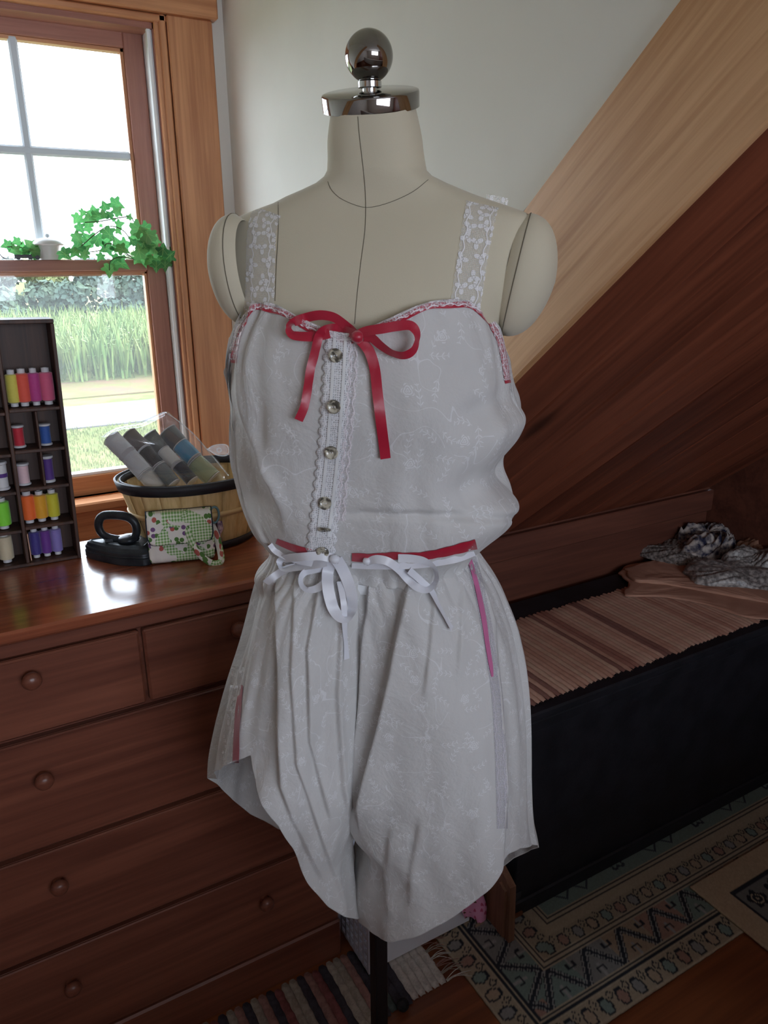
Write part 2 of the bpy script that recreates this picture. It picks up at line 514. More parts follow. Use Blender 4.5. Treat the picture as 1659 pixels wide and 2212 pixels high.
# window wall with its opening
gx1 = at(354, 313, 1, 1.96)[0]          # right side of the opening
gx0 = XC-2*(XC-gx1)-0.0
OX0, OX1, OZ0, OZ1 = -0.30, gx1, 0.865, 1.985
w = MB()
w.box(XL-0.1, OX0, YW, YW+0.14, 0, ZC); w.box(OX1, XC+0.1, YW, YW+0.14, 0, ZC)
w.box(OX0, OX1, YW, YW+0.14, 0, OZ0); w.box(OX0, OX1, YW, YW+0.14, OZ1, ZC)
struct('wall_window', w, 'plaster')
# dormer cheeks
ck = [(YW, 0), (YW, ZC), (YT, ZC), (YK, zs(YK)), (YK, 0)]
struct('wall_right_cheek', MB().prism(ck, XC, XC+0.05, 0), 'plaster')
struct('wall_left_cheek', MB().prism(ck, XL-0.05, XL, 0), 'plaster')
# oak board that trims the cheek along the roof slope
def slope_board(x0, x1, nm, label):
    b = MB(); y0, y1, hgt = YT, YK+0.02, 0.205
    b.prism([(y0, zs(y0)-0.012), (y1, zs(y1)-0.012), (y1, zs(y1)+hgt), (y0, zs(y0)+hgt)], x0, x1, 0)
    o = struct(nm, b, None, label=label)
    # long axis of the grain follows the slope
    return o
tb = MB(); L = math.hypot(YK+0.02-YT, zs(YT)-zs(YK+0.02))
slope = math.atan(0.822)
sdir = np.array([0, -math.cos(slope), math.sin(slope)]); sn = np.array([0, math.sin(slope), math.cos(slope)])
tb.box(-0.012, 0.0, 0, L+0.3, -0.010, 0.205*math.cos(slope), 0.002)
me = tb.mesh('trim_1', 'oak')
def slope_trim(nm, x, flip=False):
    o = bpy.data.objects.new(nm, me); COL.objects.link(o); o['kind'] = 'structure'
    o['label'] = 'wide red oak board edging the roof slope beside the cream wall'
    org = np.array([x, YK+0.06, zs(YK+0.06)])
    o.matrix_world = frame(org, (1, 0, 0), sdir, sn)
    return o
slope_trim('trim_1', XC)
slope_trim('trim_2', XL+0.012)['label'] = 'red oak board edging the roof slope behind the camera'

# sloped ceilings of separate planks, knee walls under them
pw, ln = 0.138, math.hypot(YK-YT, zs(YT)-zs(YK))
pm = MB().box(0.0015, pw-0.0015, 0, ln, -0.004, 0.012, 0.003).mesh('plank', 'pine')
for side, xa, xb in (('right', XC, XR), ('left', -2.4, XL)):
    cb = MB(); e = 0.03
    for (y, z) in ((YK+0.1, zs(YK+0.1)), (YT-0.1, zs(YT-0.1))): pass
    cb.prism([(YK, zs(YK)+0.014), (YT, zs(YT)+0.014), (YT, zs(YT)+0.12), (YK+0.2, zs(YK)+0.12), (YK+0.2, zs(YK)-.1), (YK+0.041, zs(YK)-.1)], xa, xb, 0)
    c = struct('ceiling_slope_'+side, cb, 'knee', label='dark pine boarded roof slope')
    n = int((xb-xa)/pw)+1
    for i in range(n):
        x = xa+i*pw
        if x+pw > xb+0.06: break
        inst('plank', pm, c, frame((x, YK, zs(YK)+0.002), (1, 0, 0), sdir, sn))
    struct('wall_knee_'+side, MB().box(xa, xb, YK, YK+0.04, 0, zs(YK)), 'knee')
    struct('trim_knee_'+side, MB().box(xa, xb, YK-0.018, YK, zs(YK)-0.075, zs(YK)-0.006, 0.003), 'knee', label='dark board under the foot of the roof slope')
struct('baseboard_knee', MB().box(XC, XR, YK-0.014, YK, 0, 0.09, 0.003), 'knee')
struct('wall_right', MB().box(XR, XR+0.05, YB, YK, 0, ZC), 'knee')
struct('wall_left', MB().box(-2.45, -2.4, YB, YK, 0, ZC), 'plaster')
wb = MB(); bx0, bx1, bz0, bz1 = -0.75, 1.45, 1.10, 2.18
wb.box(-2.4, bx0, YB-0.1, YB, 0, ZC).box(bx1, XR, YB-0.1, YB, 0, ZC).box(bx0, bx1, YB-0.1, YB, 0, bz0).box(bx0, bx1, YB-0.1, YB, bz1, ZC)
struct('wall_back', wb, 'plaster')
struct('wall_shade', MB().box(-1.6, XR, -0.75, -0.65, 0, 0.93), 'plaster', label='added half wall behind the camera that shades the lower room')  # added, unseen: cuts the rear window light toward the floor
wn = thing('window_2', 'wide window in the wall opposite', None, ((bx0+bx1)/2, YB, bz0), kind='structure')
for x in (bx0, (bx0+bx1)/2-0.025, bx1-0.05): part('stile', MB().box(x, x+0.05, YB-0.08, YB-0.02, bz0, bz1), 'casing', wn)
for z in (bz0, (bz0+bz1)/2-0.02, bz1-0.05): part('rail', MB().box(bx0, bx1, YB-0.075, YB-0.025, z, z+0.05), 'casing_x', wn)

# ------------------------------------------------------------------ the dormer window
win = thing('window_1', 'double-hung wooden window with grey muntins in the upper sash', None, (0.13, YW, OZ0), kind='structure')
yc = YW-0.02
cx1 = at(476, 313, 1, yc)[0]; cx0 = at(372, 313, 1, yc)[0]
zh = at(360, 30, 1, yc)[2]
part('casing', MB().box(cx0+0.012, cx1, yc, YW, 0.80, zh, 0.003), 'casing', win)
part('casing_bead', MB().box(cx0-0.006, cx0+0.010, yc+0.004, YW, 0.86, zh, 0.003), 'casing', win)
part('casing_bead', MB().box(OX1-0.004, cx0-0.004, yc+0.010, YW+0.03, 0.86, zh, 0.002), 'casing', win)
part('casing', MB().box(OX0-(cx1-cx0)-0.02, OX0-0.02, yc, YW, 0.80, zh, 0.003), 'casing', win)
part('head_casing', MB().box(OX0-0.16, cx1+0.012, yc-0.012, YW, zh, zh+0.13, 0.004), 'casing_x', win)
part('head_bead', MB().box(OX0-0.02, cx0+0.012, yc+0.004, YW+0.03, zh-0.016, zh-0.001, 0.003), 'casing_x', win)
part('jamb', MB().box(OX1-0.006, OX1+0.014, YW+0.001, YW+0.14, OZ0, OZ1), 'sash', win)
part('jamb', MB().box(OX0-0.014, OX0+0.006, YW+0.001, YW+0.14, OZ0, OZ1), 'sash', win)
part('head_jamb', MB().box(OX0, OX1, YW+0.001, YW+0.14, zh-0.028, OZ1+0.003), 'sash_x', win)
yl, yu = 1.972, 2.012
sx1u = at(329, 313, 1, yu)[0]; gx1u = at(288, 313, 1, yu)[0]
SX0 = OX0+0.03; GX0 = SX0+(sx1u-gx1u)
# white vinyl tracks
for a, b, y0 in ((sx1u+0.001, OX1-0.006, YW+0.016),):
    part('track', MB().box(a, b, y0, YW+0.135, OZ0, OZ1-0.03), 'vinyl', win)
    part('track_rib', MB().box(b-0.012, b-0.004, y0-0.012, y0, OZ0, OZ1-0.03, 0.001), 'vinyl', win)
    part('track_rib', MB().box(a+0.004, a+0.010, y0-0.006, y0, OZ0, OZ1-0.03, 0.001), 'vinyl', win)
part('track', MB().box(OX0+0.006, SX0-0.001, YW+0.035, YW+0.135, OZ0, OZ1-0.03), 'vinyl', win)
zt_glass = at(150, 89, 1, yu)[2]; zt_sash = at(150, 43, 1, yu)[2]
part('track', MB().box(SX0, OX1, yu-0.01, YW+0.135, zt_sash+0.001, OZ1-0.02), 'vinyl', win)
zr1 = at(160, 561, 1, yl)[2]; zr0 = at(160, 588, 1, yl)[2]
# upper sash
us = part('upper_sash', MB().box(gx1u, sx1u, yu, yu+0.035, zr0, zt_sash, 0.002), 'sash', win)
part('stile', MB().box(SX0, GX0, yu, yu+0.035, zr0, zt_sash, 0.002), 'sash', us)
part('top_rail', MB().box(GX0, gx1u, yu, yu+0.035, zt_glass, zt_sash, 0.002), 'sash_x', us)
part('bottom_rail', MB().box(GX0, gx1u, yu, yu+0.035, zr0-0.01, zr1-0.004, 0.002), 'sash_x', us)
for a, b in ((gx1u-0.008, gx1u), (GX0, GX0+0.008)): part('glazing_bead', MB().box(a, b, yu+0.006, yu+0.03, zr1, zt_glass, 0.001), 'casing', us)
part('glazing_bead', MB().box(GX0, gx1u, yu+0.006, yu+0.03, zt_glass-0.008, zt_glass, 0.001), 'casing_x', us)
mx = [at(60, 317, 1, yu)[0]]; colw = gx1u-mx[0]; mx.append(mx[0]-colw)
GL0 = max(GX0, mx[1]-colw)
zm = at(200, 332, 1, yu)[2]
for x in mx: part('muntin', MB().box(x-0.0095, x+0.0095, yu+0.004, yu+0.024, zr1, zt_glass, 0.004), 'muntin', us)
part('muntin', MB().box(GX0, gx1u-0.008, yu+0.003, yu+0.023, zm-0.0095, zm+0.0095, 0.004), 'muntin', us)
cols = [(mx[0], gx1u), (mx[1], mx[0]), (GX0, mx[1])]
for a, b in cols:
    for z0, z1 in ((zr1-0.004, zm), (zm, zt_glass)):
        part('pane', MB().box(a, b, yu+0.025, yu+0.028, z0, z1), 'pane', us)
# lower sash
lgx1 = at(330, 700, 1, yl)[0]; lsx1 = at(362, 640, 1, yl)[0]
zlg = at(200, 1026, 1, yl)[2]; zls = at(200, 1072, 1, yl)[2]
ls = part('lower_sash', MB().box(lgx1, lsx1, yl, yl+0.036, zls, zr1, 0.002), 'sash', win)
part('stile', MB().box(SX0, GX0, yl, yl+0.036, zls, zr1, 0.002), 'sash', ls)
part('meeting_rail', MB().box(GX0, lgx1, yl-0.004, yl+0.036, zr0+0.002, zr1, 0.002), 'sash_x', ls)
part('bottom_rail', MB().box(GX0, lgx1, yl, yl+0.036, zls, zlg, 0.003), 'casing_x', ls)
part('glazing_bead', MB().box(lgx1-0.007, lgx1, yl+0.006, yl+0.03, zlg, zr0, 0.001), 'casing', ls)
part('glazing_bead', MB().box(GX0, lgx1, yl+0.006, yl+0.03, zr0-0.006, zr0+0.002, 0.001), 'casing_x', ls)
part('sill_strip', MB().box(GX0, lgx1, yl+0.004, yl+0.03, zlg-0.001, zlg+0.007, 0.001), 'vinyl', ls)
part('pane', MB().box(GX0, lgx1, yl+0.016, yl+0.019, zlg, zr0), 'pane', ls)
part('track', MB().box(lsx1+0.001, OX1-0.006, yl-0.006, YW+0.134, OZ0, zr1), 'vinyl', win)
zst = at(167, 1085, 1, YW-0.03)[2]
part('stool', MB().box(OX0-0.1, cx1+0.01, YW-0.055, YW+0.05, zst-0.024, zst, 0.004), 'casing_x', win)
part('sill_step', MB().box(OX0, OX1, YW-0.005, YW+0.04, zst, zls-0.001, 0.003), 'casing_x', win)
part('apron', MB().box(OX0-0.08, cx1-0.005, YW-0.018, YW, zst-0.15, zst-0.024, 0.003), 'casing_x', win)

# ================================================================== OUTDOORS, three metres below the attic floor
ZG = -3.0
M['grass'] = mottled('lawn', srgb(76, 86, 46), srgb(100, 104, 62), 1.2, 0.95, 0.5, 12, 0.05)
M['asphalt'] = mottled('pale_asphalt', srgb(78, 76, 80), srgb(86, 85, 88), 2.0, 0.9, 0.2, 30, 0.2)
M['dirt'] = mottled('dry_verge', srgb(96, 76, 60), srgb(84, 84, 50), 0.8, 0.95, 0.4, 12, 0.1)
M['stubble'] = mottled('pale_stubble', srgb(110, 98, 74), srgb(100, 94, 68), 0.3, 0.95, 0.2, 6, 0.1)
M['paint'] = plain('road_line_paint', srgb(120, 119, 118), 0.7)
M['corn'] = mottled('corn_leaf', srgb(68, 94, 44), srgb(112, 124, 70), 0.6, 0.7, 0, 1, 0.3)
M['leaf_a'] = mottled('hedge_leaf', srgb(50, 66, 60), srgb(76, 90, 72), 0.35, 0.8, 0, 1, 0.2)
M['leaf_b'] = mottled('hazed_far_leaf', srgb(92, 102, 66), srgb(114, 120, 82), 0.2, 0.8, 0, 1, 0.2)  # far foliage made paler, distance haze mixed into its colour
M['leaf_c'] = mottled('hazed_blue_leaf', srgb(78, 94, 94), srgb(98, 110, 100), 0.2, 0.8, 0, 1, 0.2)  # the same haze paling in a bluer green
M['bark'] = plain('grey_bark', srgb(120, 108, 92), 0.9)
struct('ground', MB().box(-60, 90, 2.4, 200, ZG-0.3, ZG-0.02), 'grass', label='mown lawn below the window')
struct('road', MB().box(-60, 90, 22.4, 26.0, ZG-0.02, ZG+0.02), 'asphalt', label='pale two-lane road beyond the lawn')
solo('road_line', MB().box(-60, 90, 24.15, 24.27, ZG+0.02, ZG+0.03), 'paint', kind='structure')
struct('verge', MB().box(-60, 90, 27.6, 31.4, ZG-0.02, ZG+0.03), 'dirt', label='dry grass strip in front of the corn')
struct('field', MB().box(-60, 90, 56, 118, ZG-0.02, ZG+0.05), 'stubble', label='pale cut field beyond the hedge')
def blades(name, n, x0, x1, y0, y1, h, wd, mat, label, cat, per=1, lean=0.35):
    b = MB()
    for i in range(n):
        x = rnd.uniform(x0, x1); y = rnd.uniform(y0, y1)
        for k in range(per):
            a = rnd.uniform(0, 2*PI); hh = h*rnd.uniform(0.75, 1.1)*(1 if k < 2 else rnd.uniform(0.5, 0.9)); l = lean*hh*rnd.uniform(0.3, 1.2)
            ca, sa = math.cos(a), math.sin(a); z0 = ZG if k < 2 else ZG+hh*0.3
            b.add([(x-wd*sa, y+wd*ca, z0), (x+wd*sa, y-wd*ca, z0), (x+ca*l*0.35+wd*sa*.8, y+sa*l*0.35-wd*ca*.8, z0+hh*0.62), (x+ca*l*0.35-wd*sa*.8, y+sa*l*0.35+wd*ca*.8, z0+hh*0.62), (x+ca*l, y+sa*l, z0+hh*(1.0 if k < 2 else 0.6))],
                  [(0, 1, 2, 3), (3, 2, 4)])
    return solo(name, b, mat, label, cat, kind='stuff', recalc=False)
blades('corn', 3800, -6, 22, 31, 47, 2.15, 0.045, 'corn', 'tall green corn standing beyond the road', 'corn', per=5)
blades('lawn_grass', 9000, 0.5, 8, 13, 22.3, 0.10, 0.012, 'grass', 'short blades of lawn grass before the road', 'grass')
def tree(name, label, cat, c, rx, ry, rz, n, size, mat, trunk, group=None):
    t = thing(name, label, cat, (c[0], c[1], ZG), group)
    b = MB()
    lobes = [(np.array(c)+np.array([rnd.uniform(-.55, .55)*rx, rnd.uniform(-.55, .55)*ry, rnd.uniform(-.5, .55)*rz]), rnd.uniform(.4, .62)) for _ in range(9)]
    for i in range(n):
        lc, lr = lobes[i % 9]
        d = nrs.normal(size=3); d /= np.linalg.norm(d)
        p = lc+d*np.array([rx, ry, rz])*lr*rnd.uniform(.7, 1.0)
        a = nrs.normal(size=3); a /= np.linalg.norm(a); q = np.cross(a, d); q /= np.linalg.norm(q)+1e-9; s = size*rnd.uniform(.6, 1.3)
        b.add([p-a*s*.5, p+q*s*.35, p+a*s*.5, p-q*s*.35], [(0, 1, 2, 3)])
    part('foliage', b, mat, t, recalc=False, kind='stuff')
    part('trunk', MB().tube([(c[0], c[1], ZG), (c[0]+rnd.uniform(-.2, .2), c[1], ZG+(c[2]-ZG)*.6), (c[0]+rnd.uniform(-.5, .5), c[1], c[2]+rz*.5)], [trunk, trunk*.8, trunk*.3], 6), 'bark', t)
    return t
for (x, rz, rx, lab) in ((3.5, 1.5, 2.2, 'low hedge bush behind the corn beside the thread rack'), (7.4, 1.75, 2.4, 'rounded hedge bush behind the corn left of the taller thicket'), (11.4, 2.3, 2.8, 'tall dark thicket bush behind the corn near the sash stile'), (15.6, 2.5, 3.0, 'broad dark thicket bush at the right of the window view'), (19.8, 2.6, 3.0, 'hedge bush half hidden behind the right sash stile')):
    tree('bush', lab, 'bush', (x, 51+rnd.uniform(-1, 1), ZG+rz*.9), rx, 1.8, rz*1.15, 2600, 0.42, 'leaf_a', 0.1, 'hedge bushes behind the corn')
for (x, y, h, lab) in ((12.6, 55, 5.2, 'bare slender tree rising above the thicket'), (16.2, 56, 5.5, 'second bare slender tree nearest the sash stile')):
    t = thing('slender_tree', lab, 'tree', (x, y, ZG), 'bare slender trees')
    b = MB().tube([(x, y, ZG), (x+.2, y, ZG+h*.5), (x+.1, y, ZG+h)], [.11, .07, .02], 6)
    part('trunk', b, 'bark', t)
    for k in range(9):
        z = ZG+h*(.4+.06*k); a = rnd.uniform(-1, 1)
        part('branch', MB().tube([(x+.15, y, z), (x+.15+a*.9, y+rnd.uniform(-.5, .5), z+.6), (x+.15+a*1.5, y+rnd.uniform(-.5, .5), z+1.0)], [.04, .025, .01], 5), 'bark', t)
for i, (x, h, mt) in enumerate(((2, 3.6, 'leaf_c'), (9, 4.4, 'leaf_c'), (15.5, 4.9, 'leaf_b'), (22, 4.7, 'leaf_c'), (29, 5.3, 'leaf_b'), (36, 5.1, 'leaf_b'), (43, 5.2, 'leaf_c'))):
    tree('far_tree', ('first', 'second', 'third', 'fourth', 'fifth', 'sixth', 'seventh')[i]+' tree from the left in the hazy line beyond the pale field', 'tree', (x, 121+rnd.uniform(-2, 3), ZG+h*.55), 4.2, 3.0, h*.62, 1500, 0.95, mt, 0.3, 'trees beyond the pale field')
# ================================================================== DRESSER
YD, DZ, DX0, DX1, DYB = 1.159, 0.932, -0.40, 0.555, 1.49
dr = thing('dresser', 'reddish-brown wooden dresser with turned knobs under the window', 'dresser', ((DX0+DX1)/2, (YD+DYB)/2, 0))
part('carcass', MB().box(DX0+0.01, DX1-0.01, YD+0.006, DYB, 0.0, 0.905), 'cherry', dr)
part('top', MB().box(DX0-0.008, DX1+0.006, YD-0.014, DYB+0.006, 0.912, DZ, 0.004), 'cherry_top', dr)
part('top_moulding', MB().box(DX0, DX1, YD-0.005, DYB, 0.886, 0.911, 0.003), 'cherry', dr)
part('plinth', MB().box(DX0+0.004, DX1-0.003, YD-0.006, YD+0.02, 0.0, 0.098, 0.004), 'cherry', dr)
knobp = [(0.0, 0.024), (0.008, 0.0235), (0.0125, 0.020), (0.0145, 0.015), (0.0135, 0.0105), (0.009, 0.0075), (0.0065, 0.005), (0.0095, 0.001), (0.0095, -0.002)]
knob = MB().lathe(knobp, 20, ax=(0, -1, 0), cap=False).mesh('knob', 'cherry', True)
rows = [(0.750, 0.884), (0.537, 0.741), (0.325, 0.528), (0.108, 0.316)]
kzs = [0.850, 0.672, 0.463, 0.243]
kn = at(67, 1463, 1, 1.145)[0]; kd = at(573, 1942, 1, 1.145)[0]; spl = at(308, 1420, 1, 1.155)[0]
def drawer(x0, x1, z0, z1, kxs, kz):
    d = part('drawer', MB().box(x0, x1, YD-0.009, YD+0.012, z0, z1, 0.004), 'cherry', dr)
    part('drawer_lip', MB().box(x0, x1, YD-0.010, YD+0.004, z1-0.006, z1-0.0005, 0.002), 'cherry', d)
    for kx in kxs: inst('knob', knob, d, Matrix.Translation((kx, YD-0.010, kz)))
drawer(spl+0.004, DX1-0.008, *rows[0], [at(512, 1350, 1, 1.145)[0]], kzs[0])
drawer(DX0+0.008, spl-0.002, *rows[0], [kn], kzs[0])
for rw, kz, kx in zip(rows[1:], kzs[1:], (0.034, 0.029, 0.022)):
    drawer(DX0+0.008, DX1-0.008, *rw, [kx, kd], kz)

# ================================================================== THREAD RACK
RY0, RY1, RT = 1.402, 1.462, 1.352
tilt = Matrix.Translation((0.165, 1.43, DZ)) @ Matrix.Rotation(R_(1.2), 4, 'Y') @ Matrix.Translation((-0.165, -1.43, -DZ))
rk = thing('thread_rack', 'dark wooden compartment rack holding spools of thread', 'rack', (0.03, 1.43, DZ))
def rp(name, *b):
    o = part(name, MB().box(*b, 0.001), 'rackwood', rk)
    o.matrix_local = Matrix.Translation(Vector((-BASE[rk]).tolist())) @ tilt @ Matrix.Translation(Vector(BASE[rk].tolist()))
    return o
RX0, RX1 = -0.115, 0.166
rp('side_panel', RX1-0.006, RX1, RY0, RY1, DZ, RT); rp('side_panel', RX0, RX0+0.006, RY0, RY1, DZ, RT)
rp('top_panel', RX0, RX1, RY0, RY1, RT, RT+0.007); rp('back_panel', RX0, RX1, RY1-0.004, RY1, DZ, RT); rp('bottom_panel', RX0+.006, RX1-.006, RY0, RY1-.004, DZ, DZ+0.006)
dv = 0.077
rp('divider', dv-0.003, dv+0.003, RY0+.001, RY1-.004, DZ+.006, RT); rp('divider', -0.018, -0.012, RY0+.001, RY1-.004, DZ+.006, RT)
SH = [1.213, 1.142, 1.075, 1.005]
for z in SH:
    rp('shelf', dv+0.003, RX1-0.006, RY0+.001, RY1-.004, z-0.006, z)
    rp('shelf', -0.012, dv-0.003, RY0+.001, RY1-.004, z-0.010, z-0.004)
rp('shelf', -0.012, dv-0.003, RY0+.001, RY1-.004, 1.280, 1.285)
rp('divider', 0.119, 0.123, RY0+.002, RY1-.004, SH[2], SH[0]-0.006)

cone_body = lambda h, r: MB().lathe([(r*.72, h*.10), (r, h*.13), (r*1.03, h*.5), (r*.98, h*.86), (r*.7, h*.88)], 20)
cone_core = lambda h, r: MB().lathe([(r*.6, 0), (r*.6, h*.1), (r*.5, h*.12), (r*.5, h*.86), (r*.58, h*.9), (r*.58, h), (r*.35, h), (r*.35, h*.9)], 16)
bag_body = lambda h, r: MB().lathe([(r*.6, h*.05), (r*.95, h*.055), (r*.97, h*.5), (r*.95, h*.945), (r*.6, h*.95)], 22)
bag_core = lambda h, r: MB().lathe([(r*.9, 0), (r, h*.01), (r, h*.035), (r*.5, h*.06), (r*.5, h*.94), (r, h*.965), (r, h*.99), (r*.9, h), (r*.3, h), (r*.3, h*.95)], 22)
flan_body = lambda h, r: MB().lathe([(r*.6, h*.1), (r*.86, h*.11), (r*.84, h*.5), (r*.86, h*.89), (r*.6, h*.9)], 20)
flan_core = lambda h, r: MB().lathe([(r*.9, 0), (r, h*.02), (r, h*.08), (r*.85, h*.11), (r*.5, h*.12), (r*.5, h*.88), (r*.85, h*.89), (r, h*.92), (r, h*.98), (r*.9, h), (r*.3, h)], 20)
_me = {}
def spool(kind, h, r, rgb, base, ax, label, group, band=None):
    t = thing('thread_spool', label, 'thread spool', base, group)
    key = (kind, round(h, 4), round(r, 4))
    if key not in _me:
        b, c = {'c': (cone_body, cone_core), 'f': (flan_body, flan_core), 'b': (bag_body, bag_core)}[kind]
        _me[key] = (b(h, r), c(h, r).mesh('core', 'core', 40))
    bod, core = _me[key]
    e3 = np.asarray(ax, float); e3 /= np.linalg.norm(e3); h0 = np.array([0, 1., 0]) if abs(e3[1]) < .9 else np.array([1., 0, 0])
    e1 = np.cross(h0, e3); e1 /= np.linalg.norm(e1); e2 = np.cross(e3, e1)
    fr = frame(base, e1, e2, e3)
    k2 = key+(rgb,)
    if k2 not in _me: _me[k2] = bod.mesh('thread', thread(rgb), 40)
    inst('thread', _me[k2], t, fr); inst('core', core, t, fr)
    if band:
        inst('band', MB().lathe([(r*.86, h*.45), (r*.9, h*.46), (r*.9, h*.58), (r*.86, h*.59)], 20).mesh('band', thread(band)), t, fr)
    return t
zl = lambda k: (SH[k]-0.0035)
G1 = 'spools in the thread rack'
ups = (0.02, 0, 1)
for px, py, z, kind, h, r, rgb, lab, bd in (
    (28, 878, SH[0], 'c', .062, .0103, (226, 214, 96), 'pale yellow thread spool at the left of the upper rack shelf', None),
    (50, 874, SH[0], 'c', .063, .0108, (238, 92, 74), 'coral red thread spool on the upper rack shelf', None),
    (75, 871, SH[0], 'c', .063, .0098, (192, 66, 144), 'magenta thread spool on the upper rack shelf', None),
    (101, 866, SH[0], 'c', .063, .0112, (222, 98, 138), 'rose pink thread spool at the right of the upper rack shelf', None),
    (41, 966, SH[1], 'f', .039, .0105, (206, 42, 62), 'small red thread spool with white ends in the rack', None),
    (98, 958, SH[1], 'f', .038, .0105, (52, 96, 178), 'small blue thread spool with white ends in the rack', None),
    (54, 1052, SH[2], 'f', .039, .0112, (238, 204, 212), 'blush pink thread spool with white ends in the rack', None),
    (107, 1040, SH[2], 'f', .048, .0105, (92, 56, 142), 'deep purple thread spool with white ends in the rack', None),
    (66, 1124, SH[3], 'c', .058, .0118, (252, 112, 42), 'bright orange thread spool in the rack', None),
    (92, 1117, SH[3], 'c', .056, .0110, (236, 168, 36), 'golden yellow thread spool in the rack', None),
    (118, 1108, SH[3], 'c', .056, .0106, (212, 204, 48), 'lime yellow thread spool in the rack', None),
    (84, 1204, DZ+.006, 'c', .056, .0092, (64, 54, 138), 'dark indigo thread spool on the bottom of the rack', None),
    (106, 1195, DZ+.006, 'c', .056, .0092, (108, 50, 150), 'violet thread spool on the bottom of the rack', None),
    (128, 1186, DZ+.006, 'c', .056, .0092, (140, 126, 200), 'lavender thread spool on the bottom of the rack', None),
    (8, 1066, SH[2]-.004, 'f', .050, .0120, (226, 226, 230), 'white thread spool with a purple band at the left photo edge', (92, 50, 140)),
    (12, 1140, SH[3]-.004, 'c', .056, .0125, (134, 232, 62), 'neon green thread spool at the left photo edge', None),
    (22, 1222, DZ+.006, 'c', .056, .0120, (214, 202, 172), 'cream thread spool at the bottom left of the rack', None)):
    p = at(px, py, 1, 1.424)
    q = tilt @ Vector((p[0]-0.003, 1.424, z+0.0015))
    if (px, py) == (8, 1066): q.x = at(8, 1066, 1, 1.424)[0]
    spool(kind, h, r, rgb, tuple(q), ups, lab, G1, bd)
solo('needle_card', MB().box(dv+.006, dv+.0075, RY0+.012, RY0+.036, DZ+.007, DZ+.058), plain('peach_card', srgb(226, 176, 150), .7), 'narrow peach card standing in the bottom rack compartment', 'card')

# ================================================================== BASKET OF SPOOLS
BC = np.array([0.385, 1.385]); BH = 0.132
def oval(a, b, th, z): return np.array([BC[0]+a*math.cos(th), BC[1]+b*math.sin(th), z])
def bas(v, out=0.0):  # half axes at height fraction v
    return 0.106+0.036*v+out, 0.078+0.022*v+out
bk = thing('splint_basket', 'oval splint basket with black rims holding bagged thread spools', 'basket', (BC[0], BC[1], DZ))
ns = 22
for i in range(ns):
    t0, t1 = (i+.03)*2*PI/ns, (i+1.05)*2*PI/ns
    off = 0.0012 if i % 2 else 0.0
    P = []
    for v in np.linspace(0, 1, 6):
        a, b = bas(v, off)
        P.append([oval(a, b, t, DZ+.004+BH*v) for t in np.linspace(t0, t1, 5)])
    solid(part('slat', MB().grid(P), 'slat', bk, True, recalc=False), .0016)
def band(nm, v0, v1, out, mat, th=.003):
    P = []
    for v in (v0, v1):
        a, b = bas(v, out)
        P.append([oval(a, b, t, DZ+.004+BH*v) for t in np.linspace(0, 2*PI, 73)[:-1]])
    o = part(nm, MB().grid(P, closed_u=True), mat, bk, True, recalc=False); return solid(o, th)
band('rim_band', .885, 1.03, .0055, 'blackrim', .004); band('inner_rim', .93, 1.02, -.0035, 'blackrim')
band('base_band', 0.0, .10, .0045, 'blackrim'); band('hoop', .50, .575, .004, 'hoop')
part('bottom', MB().add([oval(*bas(0, -.001), t, DZ+.003) for t in np.linspace(0, 2*PI, 49)[:-1]], [tuple(range(48))]), 'slat', bk)
for th in (3.95, 4.65):
    a, b = bas(.55, .007)
    part('wire_staple', MB().box(oval(a, b, th, 0)[0]-.0004, oval(a, b, th, 0)[0]+.0004, oval(a, b, th, 0)[1]-.001, oval(a, b, th, 0)[1], DZ+.10, DZ+.118), 'hoop', bk)

bx = lambda zx, zy, y: at(160+zx*.2773, 860+zy*.2773, 1, y)
G2 = 'spools bagged in the splint basket'
for (z0, z1, dia, yy, rgb, kind, lab) in (
    ((290, 312), (412, 432), 150, 1.365, (196, 198, 206), 'f', 'upper white thread spool at the left of the basket bag'),
    ((418, 438), (556, 590), 150, 1.357, (204, 206, 212), 'f', 'middle white thread spool leaning in the basket bag'),
    ((562, 596), (680, 730), 146, 1.345, (214, 208, 200), 'f', 'lowest white thread spool sinking below the basket rim'),
    ((425, 275), (545, 402), 134, 1.398, (92, 78, 74), 'f', 'taupe brown thread spool behind the white ones'),
    ((545, 402), (655, 530), 116, 1.372, (62, 54, 54), 'f', 'dark brown thread spool in the middle of the bag'),
    ((585, 275), (735, 470), 128, 1.408, (88, 88, 86), 'f', 'dark grey thread spool at the back of the bag'),
    ((725, 255), (850, 400), 170, 1.412, (70, 70, 76), 'f', 'large charcoal thread spool at the top of the bag'),
    ((695, 405), (800, 520), 112, 1.358, (206, 202, 200), 'f', 'pale grey thread spool with wide white flange'),
    ((825, 362), (940, 478), 150, 1.372, (62, 142, 186), 'f', 'sky blue thread spool in the basket bag'),
    ((665, 530), (780, 670), 118, 1.332, (112, 116, 118), 'f', 'mid grey thread spool at the front basket rim'),
    ((805, 520), (925, 650), 112, 1.338, (40, 42, 54), 'f', 'navy black thread spool near the basket rim'),
    ((935, 490), (1085, 630), 166, 1.350, (170, 180, 146), 'f', 'sage green thread spool at the right of the bag'),
    ((1085, 635), (1180, 730), 150, 1.340, (214, 196, 160), 'f', 'cream thread spool below the sage green one')):
    a = bx(*z1, yy-.006); b = bx(*z0, yy+.020)
    hh = float(np.linalg.norm(b-a)); rr = dia*.2773/2*1.32/F
    spool('b', hh, rr, rgb, a, b-a, lab, G2)
